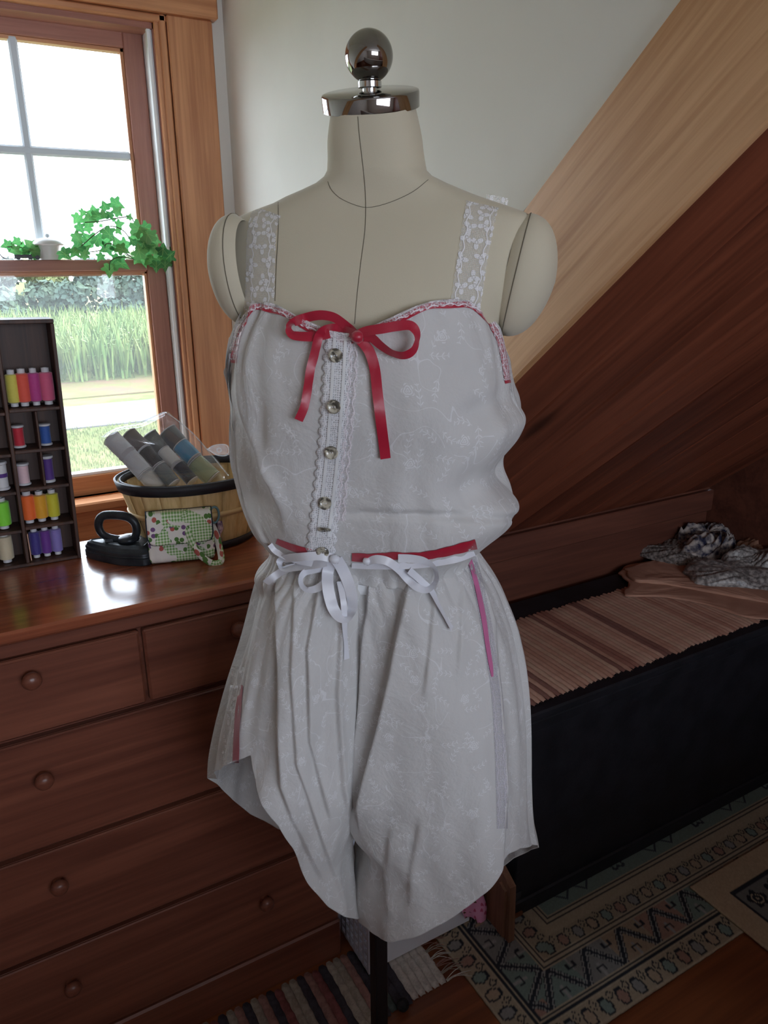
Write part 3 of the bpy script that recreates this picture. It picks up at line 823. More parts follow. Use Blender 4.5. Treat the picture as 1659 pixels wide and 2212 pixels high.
# clear bag round them
fr_ = [(215, 300), (330, 225), (520, 190), (700, 105), (745, 115), (830, 190), (960, 300), (1090, 450), (1215, 610), (1050, 700), (700, 690), (430, 560), (250, 400)]
C0 = np.mean(fr_, 0)
P = []
for s, yy in ((0.0, 1.30), (.55, 1.304), (.86, 1.322), (1.0, 1.37), (.9, 1.425), (.6, 1.442), (0.0, 1.445)):
    P.append([bx(*(C0+(np.array(p)-C0)*s), yy) for p in spline(fr_+[fr_[0]], 40)[:-1]])
bag = thing('plastic_bag', 'clear plastic bag wrapped round the spools in the basket', 'bag', (0.36, 1.37, 1.0))
part('film', MB().grid(P, closed_u=True), 'film', bag, True)
part('seal_strip', MB().tube([bx(*p, 1.352) for p in spline([(715, 112), (800, 170), (930, 280), (1060, 430), (1200, 600)], 16)], .0045, 6, flat=.25), 'clear', bag)
part('seal_strip', MB().tube([bx(*p, 1.36) for p in spline([(215, 305), (280, 265), (480, 200), (700, 110)], 12)], .0016, 6, flat=.5), 'clear', bag)
ht = MB(); ring = [bx(*p, 1.44) for p in spline([(1040, 400), (1090, 370), (1170, 362), (1200, 385), (1195, 440), (1120, 445), (1040, 400)], 24)]
ht.tube(ring, .0016, 6, cap=False); ht.add([bx(1040, 402, 1.441), bx(1090, 374, 1.441), bx(1170, 366, 1.441), bx(1196, 388, 1.441), bx(1190, 438, 1.441), bx(1120, 442, 1.441)], [(0, 1, 2, 3, 4, 5)])
ht.tube([bx(1130+16*math.cos(k), 405+16*math.sin(k), 1.438) for k in np.linspace(0, 2*PI, 13)], .0012, 6, cap=False)
solo('hang_tab', ht, 'clear', 'clear plastic hang tab sticking up behind the basket bag', 'plastic tab', True)

# ================================================================== SAD IRON
ia, ib = at(186, 1200, 2, DZ), at(345, 1205, 2, DZ)
iax = ib-ia; iax[2] = 0; IL = float(np.linalg.norm(iax)); iax /= IL; iay = np.array([-iax[1], iax[0], 0.])
IL = 0.138
ir = thing('sad_iron', 'black cast flat iron with looped handle beside the basket', 'iron', ia)
def isole(s, w, z):  # outline: pointed toe at s=0
    P = []
    for t in np.linspace(0, 2*PI, 41)[:-1]:
        u = (1-math.cos(t))/2; hw = 0.044*w*min(1.0, (u/0.62)**0.62)*(1 if u < .9 else math.sqrt(max(0.0, 1-((u-.9)/.1)**2*.35)))
        P.append(ia+iax*(IL*(.5+(u-.5)*s))+iay*(hw*(1 if t < PI else -1)*(1 if 1e-6 < t else 0))+np.array([0, 0, z]))
    return P
b = MB(); lv = [(.98, .97, 0), (1, 1, .002), (1, 1, .013), (.975, .93, .0145), (.97, .92, .0165), (.985, .95, .018), (.98, .94, .0215), (.94, .86, .0235), (.90, .78, .029), (.80, .62, .0325), (.76, .55, .031), (.5, .3, .032)]
b.grid([isole(*q) for q in lv], closed_u=True); b.f.append(tuple(range(40))[::-1]); b.f.append(tuple(len(b.v)-40+k for k in range(40)))
part('sole', b, 'iron', ir, 22)
hp = spline([(.52, .034), (.34, .038), (.25, .047), (.235, .064), (.30, .078), (.46, .081), (.64, .078), (.735, .066), (.74, .048), (.68, .037), (.56, .034)], 40)
part('handle', MB().tube([ia+iax*(IL*u)+np.array([0, 0, z]) for u, z in hp], [.0052+.0014*math.sin(k/39*PI) for k in range(40)], 10, flat=1.25), 'iron', ir, True)
part('boss', MB().lathe([(.02, .034), (.017, .040), (.010, .043), (0, .044)], 16, c=ia+iax*(IL*.62)), 'iron', ir, True)
part('star_relief', MB().lathe([(.013, .030), (.010, .037), (0, .038)], 5, c=ia+iax*(IL*.36)), 'iron', ir)

# ================================================================== GINGHAM PURSE
def gingham():
    m = MT('green_gingham_floral'); uv = m.coord('UV'); x, y, _ = m.xyz(uv)
    sq = 0.0052
    cx = (x/sq).mod(1.0).lt(.5); cy = (y/sq).mod(1.0).lt(.5)
    k = (cx+cy)*.5
    g = m.mix(k, srgb(232, 240, 222), srgb(112, 166, 84))
    nz = m.noise(uv, 24.0, 2, .5, .6)
    pw_ = nz.ss(.485, .495)
    vo = m.voro(uv, 95.0, dims='2D'); c1, c2, c3 = m.xyz(vo['Color'])
    spots = vo['Distance'].lt(.38)
    col = m.mix(c1.gt(.55), srgb(86, 128, 66), m.mix(c2.gt(.5), srgb(116, 84, 132), srgb(186, 98, 92)))
    white = m.mix(spots*c3.gt(.35), srgb(232, 230, 226), col)
    m.set('Base Color', m.mix(pw_, g, white)); m.set('Roughness', .9); m.bump(m.noise(uv, 60, 3), .3, .003)
    return m.mat
M['gingham'] = gingham(); M['navylining'] = plain('navy_lining', srgb(36, 46, 66), .9)
pc = at(396, 1214, 2, DZ); pc[2] = DZ
prx = np.array([.96, -.27, 0]); prx /= np.linalg.norm(prx); pfy = np.array([-prx[1], prx[0], 0])*-1.0
lean = .22
def pp(u, v, d):   # u right, v up along the leaning front, d toward the viewer
    return pc+prx*u+np.array([0, 0, 1.])*v*math.cos(lean)-pfy*(v*math.sin(lean))+pfy*d
pu = thing('gingham_purse', 'small green gingham floral purse with flap leaning on the basket', 'purse', pc)
def pouch(hw, z0, z1, d, n=25, mz=15, bulge=1.0, corner=4.0):
    P = []; UV = []
    for v in np.linspace(-1, 1, mz):
        row = []
        for t in np.linspace(0, 2*PI, 49)[:-1]:
            ct, st = math.cos(t), math.sin(t); k = (max(0, 1-abs(v)**corner))**(1/corner)
            u = hw*np.sign(ct)*abs(ct)**.35*(.93+.07*k); dd = d*np.sign(st)*abs(st)**.8*k**.8
            dd += .0015*math.sin(u*240+v*3)*k
            row.append(pp(u, z0+(z1-z0)*(v+1)/2, dd)); UV.append((u+(.5 if st < 0 else 0), (z1-z0)*(v+1)/2))
        P.append(row)
    return P, UV
P, UV = pouch(.058, .002, .094, .013); b = MB().grid(P, closed_u=True); n_ = len(b.v); b.f.append(tuple(range(48))[::-1]); b.f.append(tuple(n_-48+k for k in range(48)))
part('pouch', b, 'gingham', pu, True, uv=UV)
def flapgrid(d, g=0.0):
    P = []; UV = []
    for v in np.linspace(0, 1, 14):
        row = []
        for u in np.linspace(-1, 1, 20):
            w_ = .0555*(1-.07*max(0, v-.8)*5*abs(u)**6)+g; z = .0975-.056*v*(1.0-.06*abs(u)**8)-g*(v-.5)
            row.append(pp(u*w_, z, .0025+.0145*min(1, (v*3.2))**.5+d+.001*math.sin(u*6))); UV.append((u*w_+.2, z+.1))
        P.append(row)
    return P, UV
P, UV = flapgrid(.005); solid(part('flap', MB().grid(P), 'gingham', pu, True, uv=UV, recalc=False), .0014)
P, UV = flapgrid(.0036, .0022); solid(part('flap_lining', MB().grid(P), 'navylining', pu, True, uv=UV, recalc=False), .001)
sp = spline([(.008, .097, .012), (.010, .088, .021), (.013, .065, .024), (.020, .040, .025), (.034, .016, .027), (.052, .004, .032), (.066, .006, .030), (.066, .022, .012), (.060, .05, -.006), (.045, .085, -.010)], 40)
P = []; UV = []
for i, (u, v, d) in enumerate(sp):
    t = sp[min(i+1, 39)]-sp[max(i-1, 0)]; t /= np.linalg.norm(t); s = np.array([t[1], -t[0], 0]); s = s/(np.linalg.norm(s)+1e-9)*.0058
    P.append([pp(*(np.array([u, v, d])-s)), pp(u, v, d+.001), pp(*(np.array([u, v, d])+s))]); UV += [(i*.004, 0), (i*.004, .006), (i*.004, .012)]
solid(part('strap', MB().grid(P), 'gingham', pu, True, uv=UV, recalc=False), .0015)
# things peeping out behind the purse
sc_ = at(472, 1150, 1, 1.29)
M['stripes'] = mottled('purple_pink_stripe', srgb(86, 64, 104), srgb(214, 186, 190), 90, .9, .2, 90)
sb = MB(); P = []
for i, (x, y) in enumerate([(462, 1128), (478, 1126), (481, 1142), (474, 1155), (478, 1170), (468, 1178)]):
    P.append([at(x-12, y+2, 1, 1.292), at(x-6, y, 1, 1.285), at(x, y, 1, 1.288), at(x+1, y, 1, 1.30)])
solid(solo('striped_scrap', sb.grid(P), 'stripes', 'purple and pink striped fabric scrap tucked behind the purse', 'fabric', True, recalc=False), .0012)
solo('bangle_ring', MB().tube([at(463+10*math.cos(k), 1112+17*math.sin(k), 1, 1.286) for k in np.linspace(0, 2*PI, 29)], .0022, 8, cap=False), plain('blue_grey_plastic', srgb(104, 136, 146), .4), 'blue grey plastic ring behind the right edge of the purse', 'ring', True)
# ================================================================== IVY AND TRINKETS ON THE MEETING RAIL
def leafmat(name, c1, c2):
    m = MT(name); v = m.coord(); x, y, z = m.xyz(v); rn = m.random()
    vein = (x.abs()-y*.0).lt(.02).max(((x.abs()-(y-.1).abs()*.9).abs()).lt(.018))
    c = m.mix((rn*.8+m.noise(v, 3.0)*.5).ss(.3, .9), c1, c2)
    m.set('Base Color', m.mix(vein*.6, c, srgb(176, 206, 130))); m.set('Roughness', .4); m.set('Specular IOR Level', .4)
    tr = m.node('BsdfTranslucent'); tr.inputs[0].default_value = (*srgb(96, 180, 104), 1)
    mx_ = m.node('MixShader'); mx_.inputs[0].default_value = .34
    m.t.links.new(m.b.outputs[0], mx_.inputs[1]); m.t.links.new(tr.outputs[0], mx_.inputs[2]); m.t.links.new(mx_.outputs[0], m.out.inputs[0])
    return m.mat
M['ivy'] = leafmat('ivy_leaf', srgb(48, 92, 62), srgb(116, 158, 98))
half = [(0, -.32), (.16, -.42), (.34, -.34), (.30, -.16), (.52, -.02), (.46, .10), (.24, .14), (.16, .30), (0, .58)]
ol = half+[(-x, y) for x, y in half[-2:0:-1]]
lm = MB(); z_ = lambda x, y: .16*abs(x)-.22*(x*x+y*y)
lm.add([(x, y, z_(x, y)) for x, y in ol]+[(0, -.05, 0.02), (0, .25, 0.0)], [])
nn = len(ol); cI = nn
lm.f += [(i, (i+1) % nn, cI) for i in range(nn)]
LEAF = lm.mesh('leaf', 'ivy', True)
zx = lambda x, y, Y: at(x*.2411, 420+y*.2411, 1, Y)
def ivy(label, base, leaves, stems, Y0, Y1):
    t = thing('ivy_plant', label, 'ivy', base, 'ivy on the meeting rail')
    for st in stems:
        part('stem', MB().tube([zx(x, y, Y) for x, y, Y in spline(st, 18)], .0012, 5), 'stem', t, True)
    for (x, y, s) in leaves:
        Y = rnd.uniform(Y0, Y1) if y < 560 else rnd.uniform(1.935, 1.955)
        p = zx(x, y, Y); sz = s*.2411*1.15*1.9/F*1.14
        e3 = np.array([rnd.uniform(-.55, .35), -1, rnd.uniform(-.4, .7)]); e3 /= np.linalg.norm(e3)
        a = rnd.uniform(-2.6, 2.6) if y < 560 else rnd.uniform(2.3, 3.9)
        up = np.array([math.sin(a), 0, math.cos(a)]); e1 = np.cross(up, e3); e1 /= np.linalg.norm(e1); e2 = np.cross(e3, e1)
        inst('leaf', LEAF, t, frame(p, e1*sz, e2*sz, e3*sz))
    return t
L1 = [(690,215,80),(740,165,60),(820,165,70),(845,145,70),(790,235,100),(870,195,90),(930,178,80),(940,105,75),(1040,88,105),(1052,150,80),(985,182,60),(1160,202,48),(1020,225,36),(1070,265,66),(715,300,80),(785,305,70),(690,385,85),(740,400,60),(800,405,110),(870,405,100),(905,280,30),(970,350,105),(1000,392,60),(1060,330,60),(700,470,100),(760,500,90),(670,522,80),(930,432,110),(960,482,100),(1050,450,115),(1120,450,100),(1090,492,100),(755,540,75),(900,560,70),(1070,612,130),(980,672,105),(1040,572,80),(1230,310,120),(1300,302,100),(1270,360,110),(1200,402,80),(1190,425,60),(1330,370,120),(1390,402,90),(1280,452,120),(1360,462,110),(1250,522,110),(1312,532,90),(1400,502,110),(1460,502,100),(1500,482,90),(1520,550,100),(1430,582,110),(1350,592,110),(1285,592,90),(1225,585,70),(1480,632,90),(1400,640,90),(1530,612,60),(575,530,100),(600,505,60),(1320,450,100),(1450,560,90)]
S1 = [[(1300,560,1.95),(1270,400,1.94),(1180,215,1.93),(1100,205,1.92),(900,240,1.92),(760,250,1.92)],[(1280,540,1.95),(1180,420,1.93),(1100,320,1.92),(980,285,1.92),(860,350,1.91),(720,470,1.92),(620,530,1.93)],[(1200,580,1.95),(1050,470,1.93),(960,440,1.92),(900,500,1.94),(740,520,1.94)],[(1250,590,1.945),(1080,560,1.94),(990,600,1.935),(980,680,1.935)]]
ivy('trailing ivy sprawling over the right end of the meeting rail', zx(1350, 580, 1.95), L1, S1, 1.90, 1.965)
L2 = [(65,455,80),(150,425,70),(132,502,80),(200,490,90),(272,450,100),(322,470,80),(300,512,90),(242,502,70),(322,542,80),(180,520,70),(345,530,60)]
ivy('small ivy sprig left of the white lidded pot on the rail', zx(260, 575, 1.985), L2, [[(330,570,1.985),(260,500,1.98),(150,470,1.98),(65,470,1.98)]], 1.975, 1.99)
jr = thing('lidded_pot', 'tiny white lidded ceramic pot on the meeting rail', 'pot', zx(452, 586, 1.985))
zj = zr1; c_ = np.array([*zx(452, 586, 1.985)[:2], zj]); mm = .2411*1.98/F
part('body', MB().lathe([(80*mm, 0), (82*mm, 20*mm), (78*mm, 80*mm), (84*mm, 112*mm), (60*mm, 116*mm)], 24, c=c_), 'ceramic', jr, 40)
part('lid', MB().lathe([(110*mm, 108*mm), (118*mm, 116*mm), (112*mm, 134*mm), (80*mm, 156*mm), (30*mm, 166*mm), (0, 168*mm)], 24, c=c_), 'ceramic', jr, 40)
part('knob', MB().lathe([(0, 166*mm), (16*mm, 170*mm), (20*mm, 182*mm), (12*mm, 194*mm), (0, 196*mm)], 12, c=c_), 'muntin', jr, True)
tk = thing('toy_wagon', 'tiny black toy wagon on the meeting rail beside the pot', 'trinket', zx(220, 586, 1.975))
ca = np.array([*zx(220, 586, 1.972)[:2], zr1])
part('body', MB().box(ca[0]-.020, ca[0]+.016, ca[1]-.006, ca[1]+.006, zr1+.004, zr1+.0115, .001), 'black', tk)
for dx in (-.013, .012, .027): part('wheel', MB().lathe([(.0048, -.003), (.0048, .003)], 14, c=(ca[0]+dx, ca[1]-.007, zr1+.0052), ax=(0, 1, 0)), 'black', tk)
part('towbar', MB().box(ca[0]+.015, ca[0]+.031, ca[1]-.002, ca[1]+.002, zr1+.004, zr1+.0065), 'black', tk)
solo('dark_dish', MB().tube([zx(x, y, 1.985) for x, y in spline([(-60, 480), (-10, 525), (20, 560), (60, 576), (150, 578)], 14)], [.004]*4+[.003]*6+[.0012]*4, 8, flat=.4), 'iron', 'dark metal spoon-like handle at the left end of the meeting rail', 'utensil', True)

# ================================================================== DRESS FORM
vh = ray(808, 1106).copy(); vh[2] = 0; vh /= np.linalg.norm(vh)
LA = 0.92
AX = np.array([vh[0]*LA, vh[1]*LA, 0.0])
er = np.array([vh[1], -vh[0], 0.]); ef = -vh
PHI = R_(12)
fr_v = math.cos(PHI)*ef-math.sin(PHI)*er; rt_v = math.cos(PHI)*er+math.sin(PHI)*ef
UPV = np.array([0, 0, 1.])
def onplane(x, y, d=0.0):
    """the point seen at (x, y) on the upright plane through the form's axis, d nearer"""
    r = ray(x, y); t = (LA-d)/(r @ vh); return O+r*t
class Body:
    """upright loft: rows (photo y, left x, right x, front depth, back depth)"""
    def __init__(self, rows, k=.985, ex=2.0, phi=True):
        z = []; c = []; a = []; f = []; b = []
        for y, xl, xr, bf, bb in rows:
            p, q = onplane(xl, y), onplane(xr, y)
            z.append((p[2]+q[2])/2); u0, u1 = (p-AX) @ er, (q-AX) @ er
            c.append((u0+u1)/2); a.append((u1-u0)/2*k); f.append(bf); b.append(bb)
        o = np.argsort(z); self.z = np.array(z)[o]; self.c = np.array(c)[o]; self.a = np.array(a)[o]; self.f = np.array(f)[o]; self.b = np.array(b)[o]
        self.ex = ex; self.rt, self.fr = (rt_v, fr_v) if phi else (er, ef)
    def sm(self, z, A):
        # smooth (cubic) interpolation of the row table
        Z = self.z; i = np.clip(np.searchsorted(Z, z)-1, 0, len(Z)-2); h = Z[i+1]-Z[i]; t = np.clip((z-Z[i])/h, -.5, 1.5)
        d = np.gradient(A, Z); h00 = 2*t**3-3*t*t+1; h10 = t**3-2*t*t+t; h01 = -2*t**3+3*t*t; h11 = t**3-t*t
        return h00*A[i]+h10*h*d[i]+h01*A[i+1]+h11*h*d[i+1]
    def at(self, th, z, grow=0.0):
        th = np.asarray(th, float); z = np.asarray(z, float)
        c, a, f, b = (self.sm(z, A) for A in (self.c, self.a, self.f, self.b))
        ct, st = np.cos(th), np.sin(th); e = np.where(st > 0, 2/self.ex, 1.0)
        u = (a+grow)*np.sign(ct)*np.abs(ct)**e; w_ = (np.where(st > 0, f, b)+grow)*np.sign(st)*np.abs(st)**e
        return AX+c[..., None]*er+u[..., None]*self.rt+w_[..., None]*self.fr+z[..., None]*UPV
    def find(self, x, y, grow=0.0, th=None):
        """(theta, z) of the point seen at photo (x, y) on the near side"""
        p = onplane(x, y, .1); z = p[2]; u = (p-AX) @ er
        cc, aa = float(self.sm(z, self.c)), float(self.sm(z, self.a))
        t = math.acos(max(-.98, min(.98, (u-cc)/aa))) if th is None else th
        v = np.array([t, z]); tgt = np.array([x, y], float)
        best = None
        for _ in range(40):
            e0 = seen(self.at(v[0], v[1], grow))-tgt; n = np.linalg.norm(e0)
            if best is None or n < best[0]: best = (n, v.copy())
            if n < .2: break
            J = np.array([(seen(self.at(v[0]+1e-4, v[1], grow))-tgt-e0)/1e-4, (seen(self.at(v[0], v[1]+1e-4, grow))-tgt-e0)/1e-4]).T
            st = np.linalg.lstsq(J.T @ J+np.eye(2)*1e-3*np.trace(J.T @ J)*np.array([[.02, 0], [0, .0001]]), J.T @ e0, rcond=None)[0]
            st = np.clip(st, -.12, .12); v = v-st*.8; v[0] = min(max(v[0], -.25), PI+.25)
        return best[1]
form_rows = [(232, 718, 896, 0.05, 0.05), (300, 711, 911, 0.055, 0.056), (350, 711, 918, 0.056, 0.058), (376, 708, 926, 0.058, 0.06), (388, 698, 942, 0.058, 0.06), (400, 676, 968, 0.056, 0.06), (420, 621, 1012, 0.054, 0.06), (440, 576, 1064, 0.055, 0.062), (457, 522, 1112, 0.058, 0.066), (472, 492, 1144, 0.062, 0.072), (500, 480, 1146, 0.07, 0.082), (560, 474, 1132, 0.085, 0.095), (620, 484, 1112, 0.098, 0.1), (680, 516, 1088, 0.108, 0.1), (760, 548, 1060, 0.112, 0.095), (850, 568, 1040, 0.112, 0.09), (1000, 585, 1030, 0.09, 0.082), (1180, 618, 1008, 0.076, 0.075), (1300, 600, 1020, 0.085, 0.085), (1450, 590, 1030, 0.085, 0.085)]
FB = Body(form_rows, 1.0, 2.5)
zA, zB = FB.z[-1], FB.z[0]
zneck = onplane(816, 376)[2]
zz = np.linspace(zA, zB, 110); TH = np.linspace(0, 2*PI, 97)[:-1]
Zg, Tg = np.meshgrid(zz, TH, indexing='ij')
P = FB.at(Tg, Zg)
wn_ = np.clip((Zg-zneck)/(zA-zneck), 0, 1)
P[..., 2] -= wn_*math.tan(R_(17))*((P-AX) @ fr_v)
df = thing('dress_form', 'cream linen dress form with smoked chrome neck cap and ball finial', 'dress form', (AX[0], AX[1], 0))
fb = MB().grid(P, closed_u=True); nb = len(fb.v); fb.f.append(tuple(nb-96+k for k in range(96)))
part('torso', fb, 'linen', df, True)
BF = BVHTree.FromPolygons([Vector(v) for v in fb.v], fb.f)
def hit(bvh, x, y, off=0.0):
    d = ray(x, y); d = d/np.linalg.norm(d)
    r = bvh.ray_cast(Vector(O.tolist()), Vector(d.tolist()), 3.0)
    if r[0] is None: return None
    return np.array(r[0])-d*off
# arm caps
def armcap(cx, cy, d, sgn, hh, hd, dome, lean_):
    C = onplane(cx, cy, d); out = sgn*rt_v-lean_*UPV; out /= np.linalg.norm(out); up = UPV-out*(out @ UPV); up /= np.linalg.norm(up); sd = np.cross(up, out)
    P = []
    for q in np.linspace(0, 1, 14):
        rr = math.sin(q*PI/2); hgt = math.cos(q*PI/2)**.8 if q < 1 else 0
        P.append([C+up*(hh*rr*math.sin(k)*(1 if math.sin(k) > 0 else 1.06))+sd*(hd*rr*math.cos(k))+out*(dome*hgt-.006*q) for k in np.linspace(0, 2*PI, 49)[:-1]])
    P.append([C+up*(hh*.86*math.sin(k))+sd*(hd*.82*math.cos(k))-out*.016 for k in np.linspace(0, 2*PI, 49)[:-1]])
    o = part('arm_cap', MB().grid(P[::-1], closed_u=True), 'linen', df, True)
    edge = [C+up*(hh*1.0*math.sin(k)*(1 if math.sin(k) > 0 else 1.06))+sd*(hd*1.0*math.cos(k))-out*.0055 for k in np.linspace(0, 2*PI, 49)]
    part('arm_seam', MB().tube(edge, .0006, 5, cap=False), 'seam', df)
M['seam'] = plain('dark_seam_thread', srgb(104, 98, 84), .9)
armcap(513, 582, .015, -1, .059, .050, .030, .10)
armcap(1126, 594, .045, 1, .064, .050, .038, .20)
# seams sewn on the linen
for pts in ([(772,238),(776,290),(783,350),(788,400),(790,446),(788,500),(779,570),(771,640),(766,700)], [(708,392),(716,410),(735,428),(765,442),(790,448),(820,444),(860,430),(895,412),(925,388)], [(601,437),(601,500),(597,570),(594,650)]):
    q = [hit(BF, *p, .0003) for p in spline(pts, 30)]
    part('seam', MB().tube([p for p in q if p is not None], .00035, 4), 'seam', df)
# neck cap, nut, ball
cn = UPV*math.cos(R_(17))+fr_v*math.sin(R_(17))
ctop = AX+UPV*(zA+.0045)+er*(float(FB.sm(zA, FB.c))-.003)
rc = .0528
part('neck_cap', MB().lathe([(rc*.95, -.0065), (rc, -.006), (rc*1.005, .0085), (rc*.99, .0102), (rc*.95, .0110), (rc*.3, .0116), (0, .0117)], 64, c=ctop, ax=cn), 'chrome', df, 30)
tipv = cn*.35+UPV*.65; tipv /= np.linalg.norm(tipv)
nb_ = ctop+cn*.0125
part('finial_nut', MB().lathe([(.008, -.004), (.008, .001), (.0120, .0015), (.0126, .0022), (.0126, .0075), (.0120, .0083), (.007, .0085), (.007, .012)], 32, c=nb_, ax=tipv), 'chrome_bright', df, 30)
part('finial_ball', MB().lathe([(.0255*math.sin(k), -.0255*math.cos(k)) for k in np.linspace(.02, PI, 28)], 48, c=nb_+tipv*.0312, ax=tipv), 'chrome', df, True)
part('pole', MB().box(AX[0]-.011, AX[0]+.011, AX[1]-.011, AX[1]+.011, .035, 1.2, .002), 'blackpole', df).rotation_euler = (0, 0, 0)
part('base', MB().lathe([(.17, 0), (.17, .012), (.15, .02), (.03, .03), (.016, .05)], 48, c=AX), 'blackpole', df, 40)

# ================================================================== GARMENT CLOTH
def ribbon(name, pts3, width, mat, parent, tw=None, n=48, th=0, uvlen=None, scal=0.0, nscal=0, smooth=True, wdir=None):
    """a flat band along 3-D points: tw = list of twist angles (0 faces the camera)"""
    C = spline(pts3, n); L = np.r_[0, np.cumsum(np.linalg.norm(np.diff(C, axis=0), axis=1))]
    T = np.gradient(C, axis=0); T /= np.linalg.norm(T, axis=1)[:, None]+1e-12
    tws = np.interp(np.linspace(0, 1, n), np.linspace(0, 1, len(tw)), tw) if tw is not None else np.zeros(n)
    P = []; UV = []; K = 5
    for i in range(n):
        vd = C[i]-O; vd /= np.linalg.norm(vd); s = np.cross(T[i], vd); s /= np.linalg.norm(s)+1e-12; nrm = np.cross(s, T[i])
        s = s*math.cos(tws[i])+nrm*math.sin(tws[i])
        w_ = width[i*len(width)//n] if hasattr(width, '__len__') else width
        row = []
        for k in np.linspace(-1, 1, K):
            ed = w_/2*k
            if nscal and abs(k) > .9: ed += np.sign(k)*scal*abs(math.sin(L[i]*nscal*PI))
            row.append(C[i]+s*ed); UV.append((L[i], ed))
        P.append(row)
    o = part(name, MB().grid(P), mat, parent, smooth, uv=UV, recalc=False)
    return solid(o, th, 0.0) if th else o
def cling(name, px, wpx, src, off, mat, parent, n=60, scal=0.0, pitch=24.0, cols=7, tail=None):
    """a band that follows the surface under it: px photo polyline, wpx width, src(x, y, off) -> point"""
    C = spline(px, n); T = np.gradient(C, axis=0); T /= np.linalg.norm(T, axis=1)[:, None]+1e-9; Nn = np.c_[-T[:, 1], T[:, 0]]
    L = np.r_[0, np.cumsum(np.linalg.norm(np.diff(C, axis=0), axis=1))]; P = []
    W = np.interp(np.linspace(0, 1, n), np.linspace(0, 1, len(wpx)), wpx) if hasattr(wpx, '__len__') else np.full(n, wpx)
    for i in range(n):
        row = []; w_ = W[i]/2+scal*abs(math.sin(L[i]/pitch*PI))
        for k in np.linspace(-1, 1, cols):
            p_ = None
            for sh_ in (1.0, .85, .7, .5, .3, 0.0):
                q_ = C[i]+Nn[i]*(k*w_*sh_); p_ = src(q_[0], q_[1], off)
                if p_ is not None: break
            row.append(p_ if p_ is not None else (P[-1][len(row)] if P else onplane(*C[i], .1)))
        P.append(row)
    if tail:
        P += [[p_-fr_v*d+UPV*h_ for p_ in P[n-1]] for d, h_ in tail]
    P = np.array(P); mid = P[:, cols//2]; l3 = np.r_[0, np.cumsum(np.linalg.norm(np.diff(mid, axis=0), axis=1))]
    UV = []
    for i in range(len(P)):
        v = np.r_[0, np.cumsum(np.linalg.norm(np.diff(P[i], axis=0), axis=1))]; v -= v[cols//2]
        UV += [(l3[i], b_) for b_ in v]
    return part(name, MB().grid(P), mat, parent, True, uv=UV, recalc=False)
def wobble(seed, n=10, fmin=2, fmax=14, zs_=60):
    r = np.random.RandomState(seed); A = [(r.randint(fmin, fmax), r.uniform(-zs_, zs_), r.uniform(0, 6.28), r.uniform(.4, 1)) for _ in range(n)]
    return lambda th, z: sum(a*np.sin(k*th+q*z+p) for k, q, p, a in A)/math.sqrt(n)
def sstep(x, a, b):
    t = np.clip((x-a)/(b-a), 0, 1); return t*t*(3-2*t)

# ------------------------------------------------------------------ camisole
cam_rows = [(600,548,1050,.118,.105),(660,530,1070,.122,.105),(700,512,1084,.128,.105),(765,498,1100,.137,.105),(820,505,1110,.145,.103),(850,510,1120,.147,.102),(880,511,1122,.146,.1),(920,508,1106,.141,.1),(960,506,1094,.137,.1),(1000,505,1090,.134,.1),(1040,511,1104,.132,.1),(1080,522,1110,.130,.1),(1110,537,1102,.126,.1),(1140,557,1072,.117,.095),(1165,580,1042,.106,.088),(1185,598,1028,.100,.082),(1215,598,1028,.098,.08)]
CB = Body(cam_rows, .985, 2.7)
top_px = [(499,772),(503,740),(512,705),(528,672),(546,655),(572,652),(605,662),(640,682),(680,701),(720,716),(757,722),(800,705),(850,682),(900,660),(940,649),(980,645),(1020,651),(1055,676),(1078,710),(1092,755),(1102,815)]
tt = np.array([CB.find(*p) for p in top_px]); o_ = np.argsort(tt[:, 0]); tt = tt[o_]
zside = (tt[0, 1]+tt[-1, 1])/2
th_tab = np.r_[tt[0, 0]-1.2, tt[0, 0]-.25, tt[:, 0], tt[-1, 0]+.25, tt[-1, 0]+1.2]; z_tab = np.r_[zside-.06, zside-.045, tt[:, 1], zside-.045, zside-.06]
zw0 = onplane(810, 1200)[2]
nT, nV = 420, 170
th = np.linspace(-PI/2, 1.5*PI, nT+1)[:-1]
ztop = np.interp(th, th_tab, z_tab, left=zside-.06, right=zside-.06)
_tx = np.array([q_[0] for q_ in top_px]); _ty = np.array([q_[1] for q_ in top_px])
for _ in range(6):
    e_ = CB.at(th, ztop)-O; ex_, ey_ = 829.5+F*(e_ @ CR)/(e_ @ CD), 1106-F*(e_ @ CU)/(e_ @ CD)
    ok_ = (np.sin(th) > .12) & (ex_ > 502) & (ex_ < 1100)
    ztop = np.where(ok_, ztop+.6*np.clip((ey_-np.interp(ex_, _tx, _ty))*(e_ @ CD)/F, -.02, .02), ztop)
vv = np.linspace(0, 1, nV)
Zg = ztop[None, :]*(1-vv[:, None])+zw0*vv[:, None]; Tg = np.repeat(th[None, :], nV, 0)
P = CB.at(Tg, Zg)
hgt = Zg-zw0; N = P-AX; N[..., 2] = 0; N /= np.linalg.norm(N, axis=2)[..., None]
wb1, wb2 = wobble(3, 12, 3, 16, 50), wobble(9, 10, 8, 30, 25)
disp = .0030*wb1(Tg, Zg)
disp += .0055*np.exp(-np.clip(hgt, 0, 1)/.035)*np.abs(np.sin(Tg*21+1.3*np.sin(Tg*5)))*np.where(np.sin(Tg) > -.2, 1, .6)   # gathers over the waist ribbon
dt = ztop[None, :]-Zg
disp += .0055*np.exp(-dt/.07)*np.sin(Tg*30+np.sin(Tg*11))*sstep(Tg, 1.95, 2.5)                          # gathers at the left of the neckline
S2 = np.stack([829.5+F*((P-O) @ CR)/((P-O) @ CD), 1106-F*((P-O) @ CU)/((P-O) @ CD)], -1)
front = np.sin(Tg) > 0
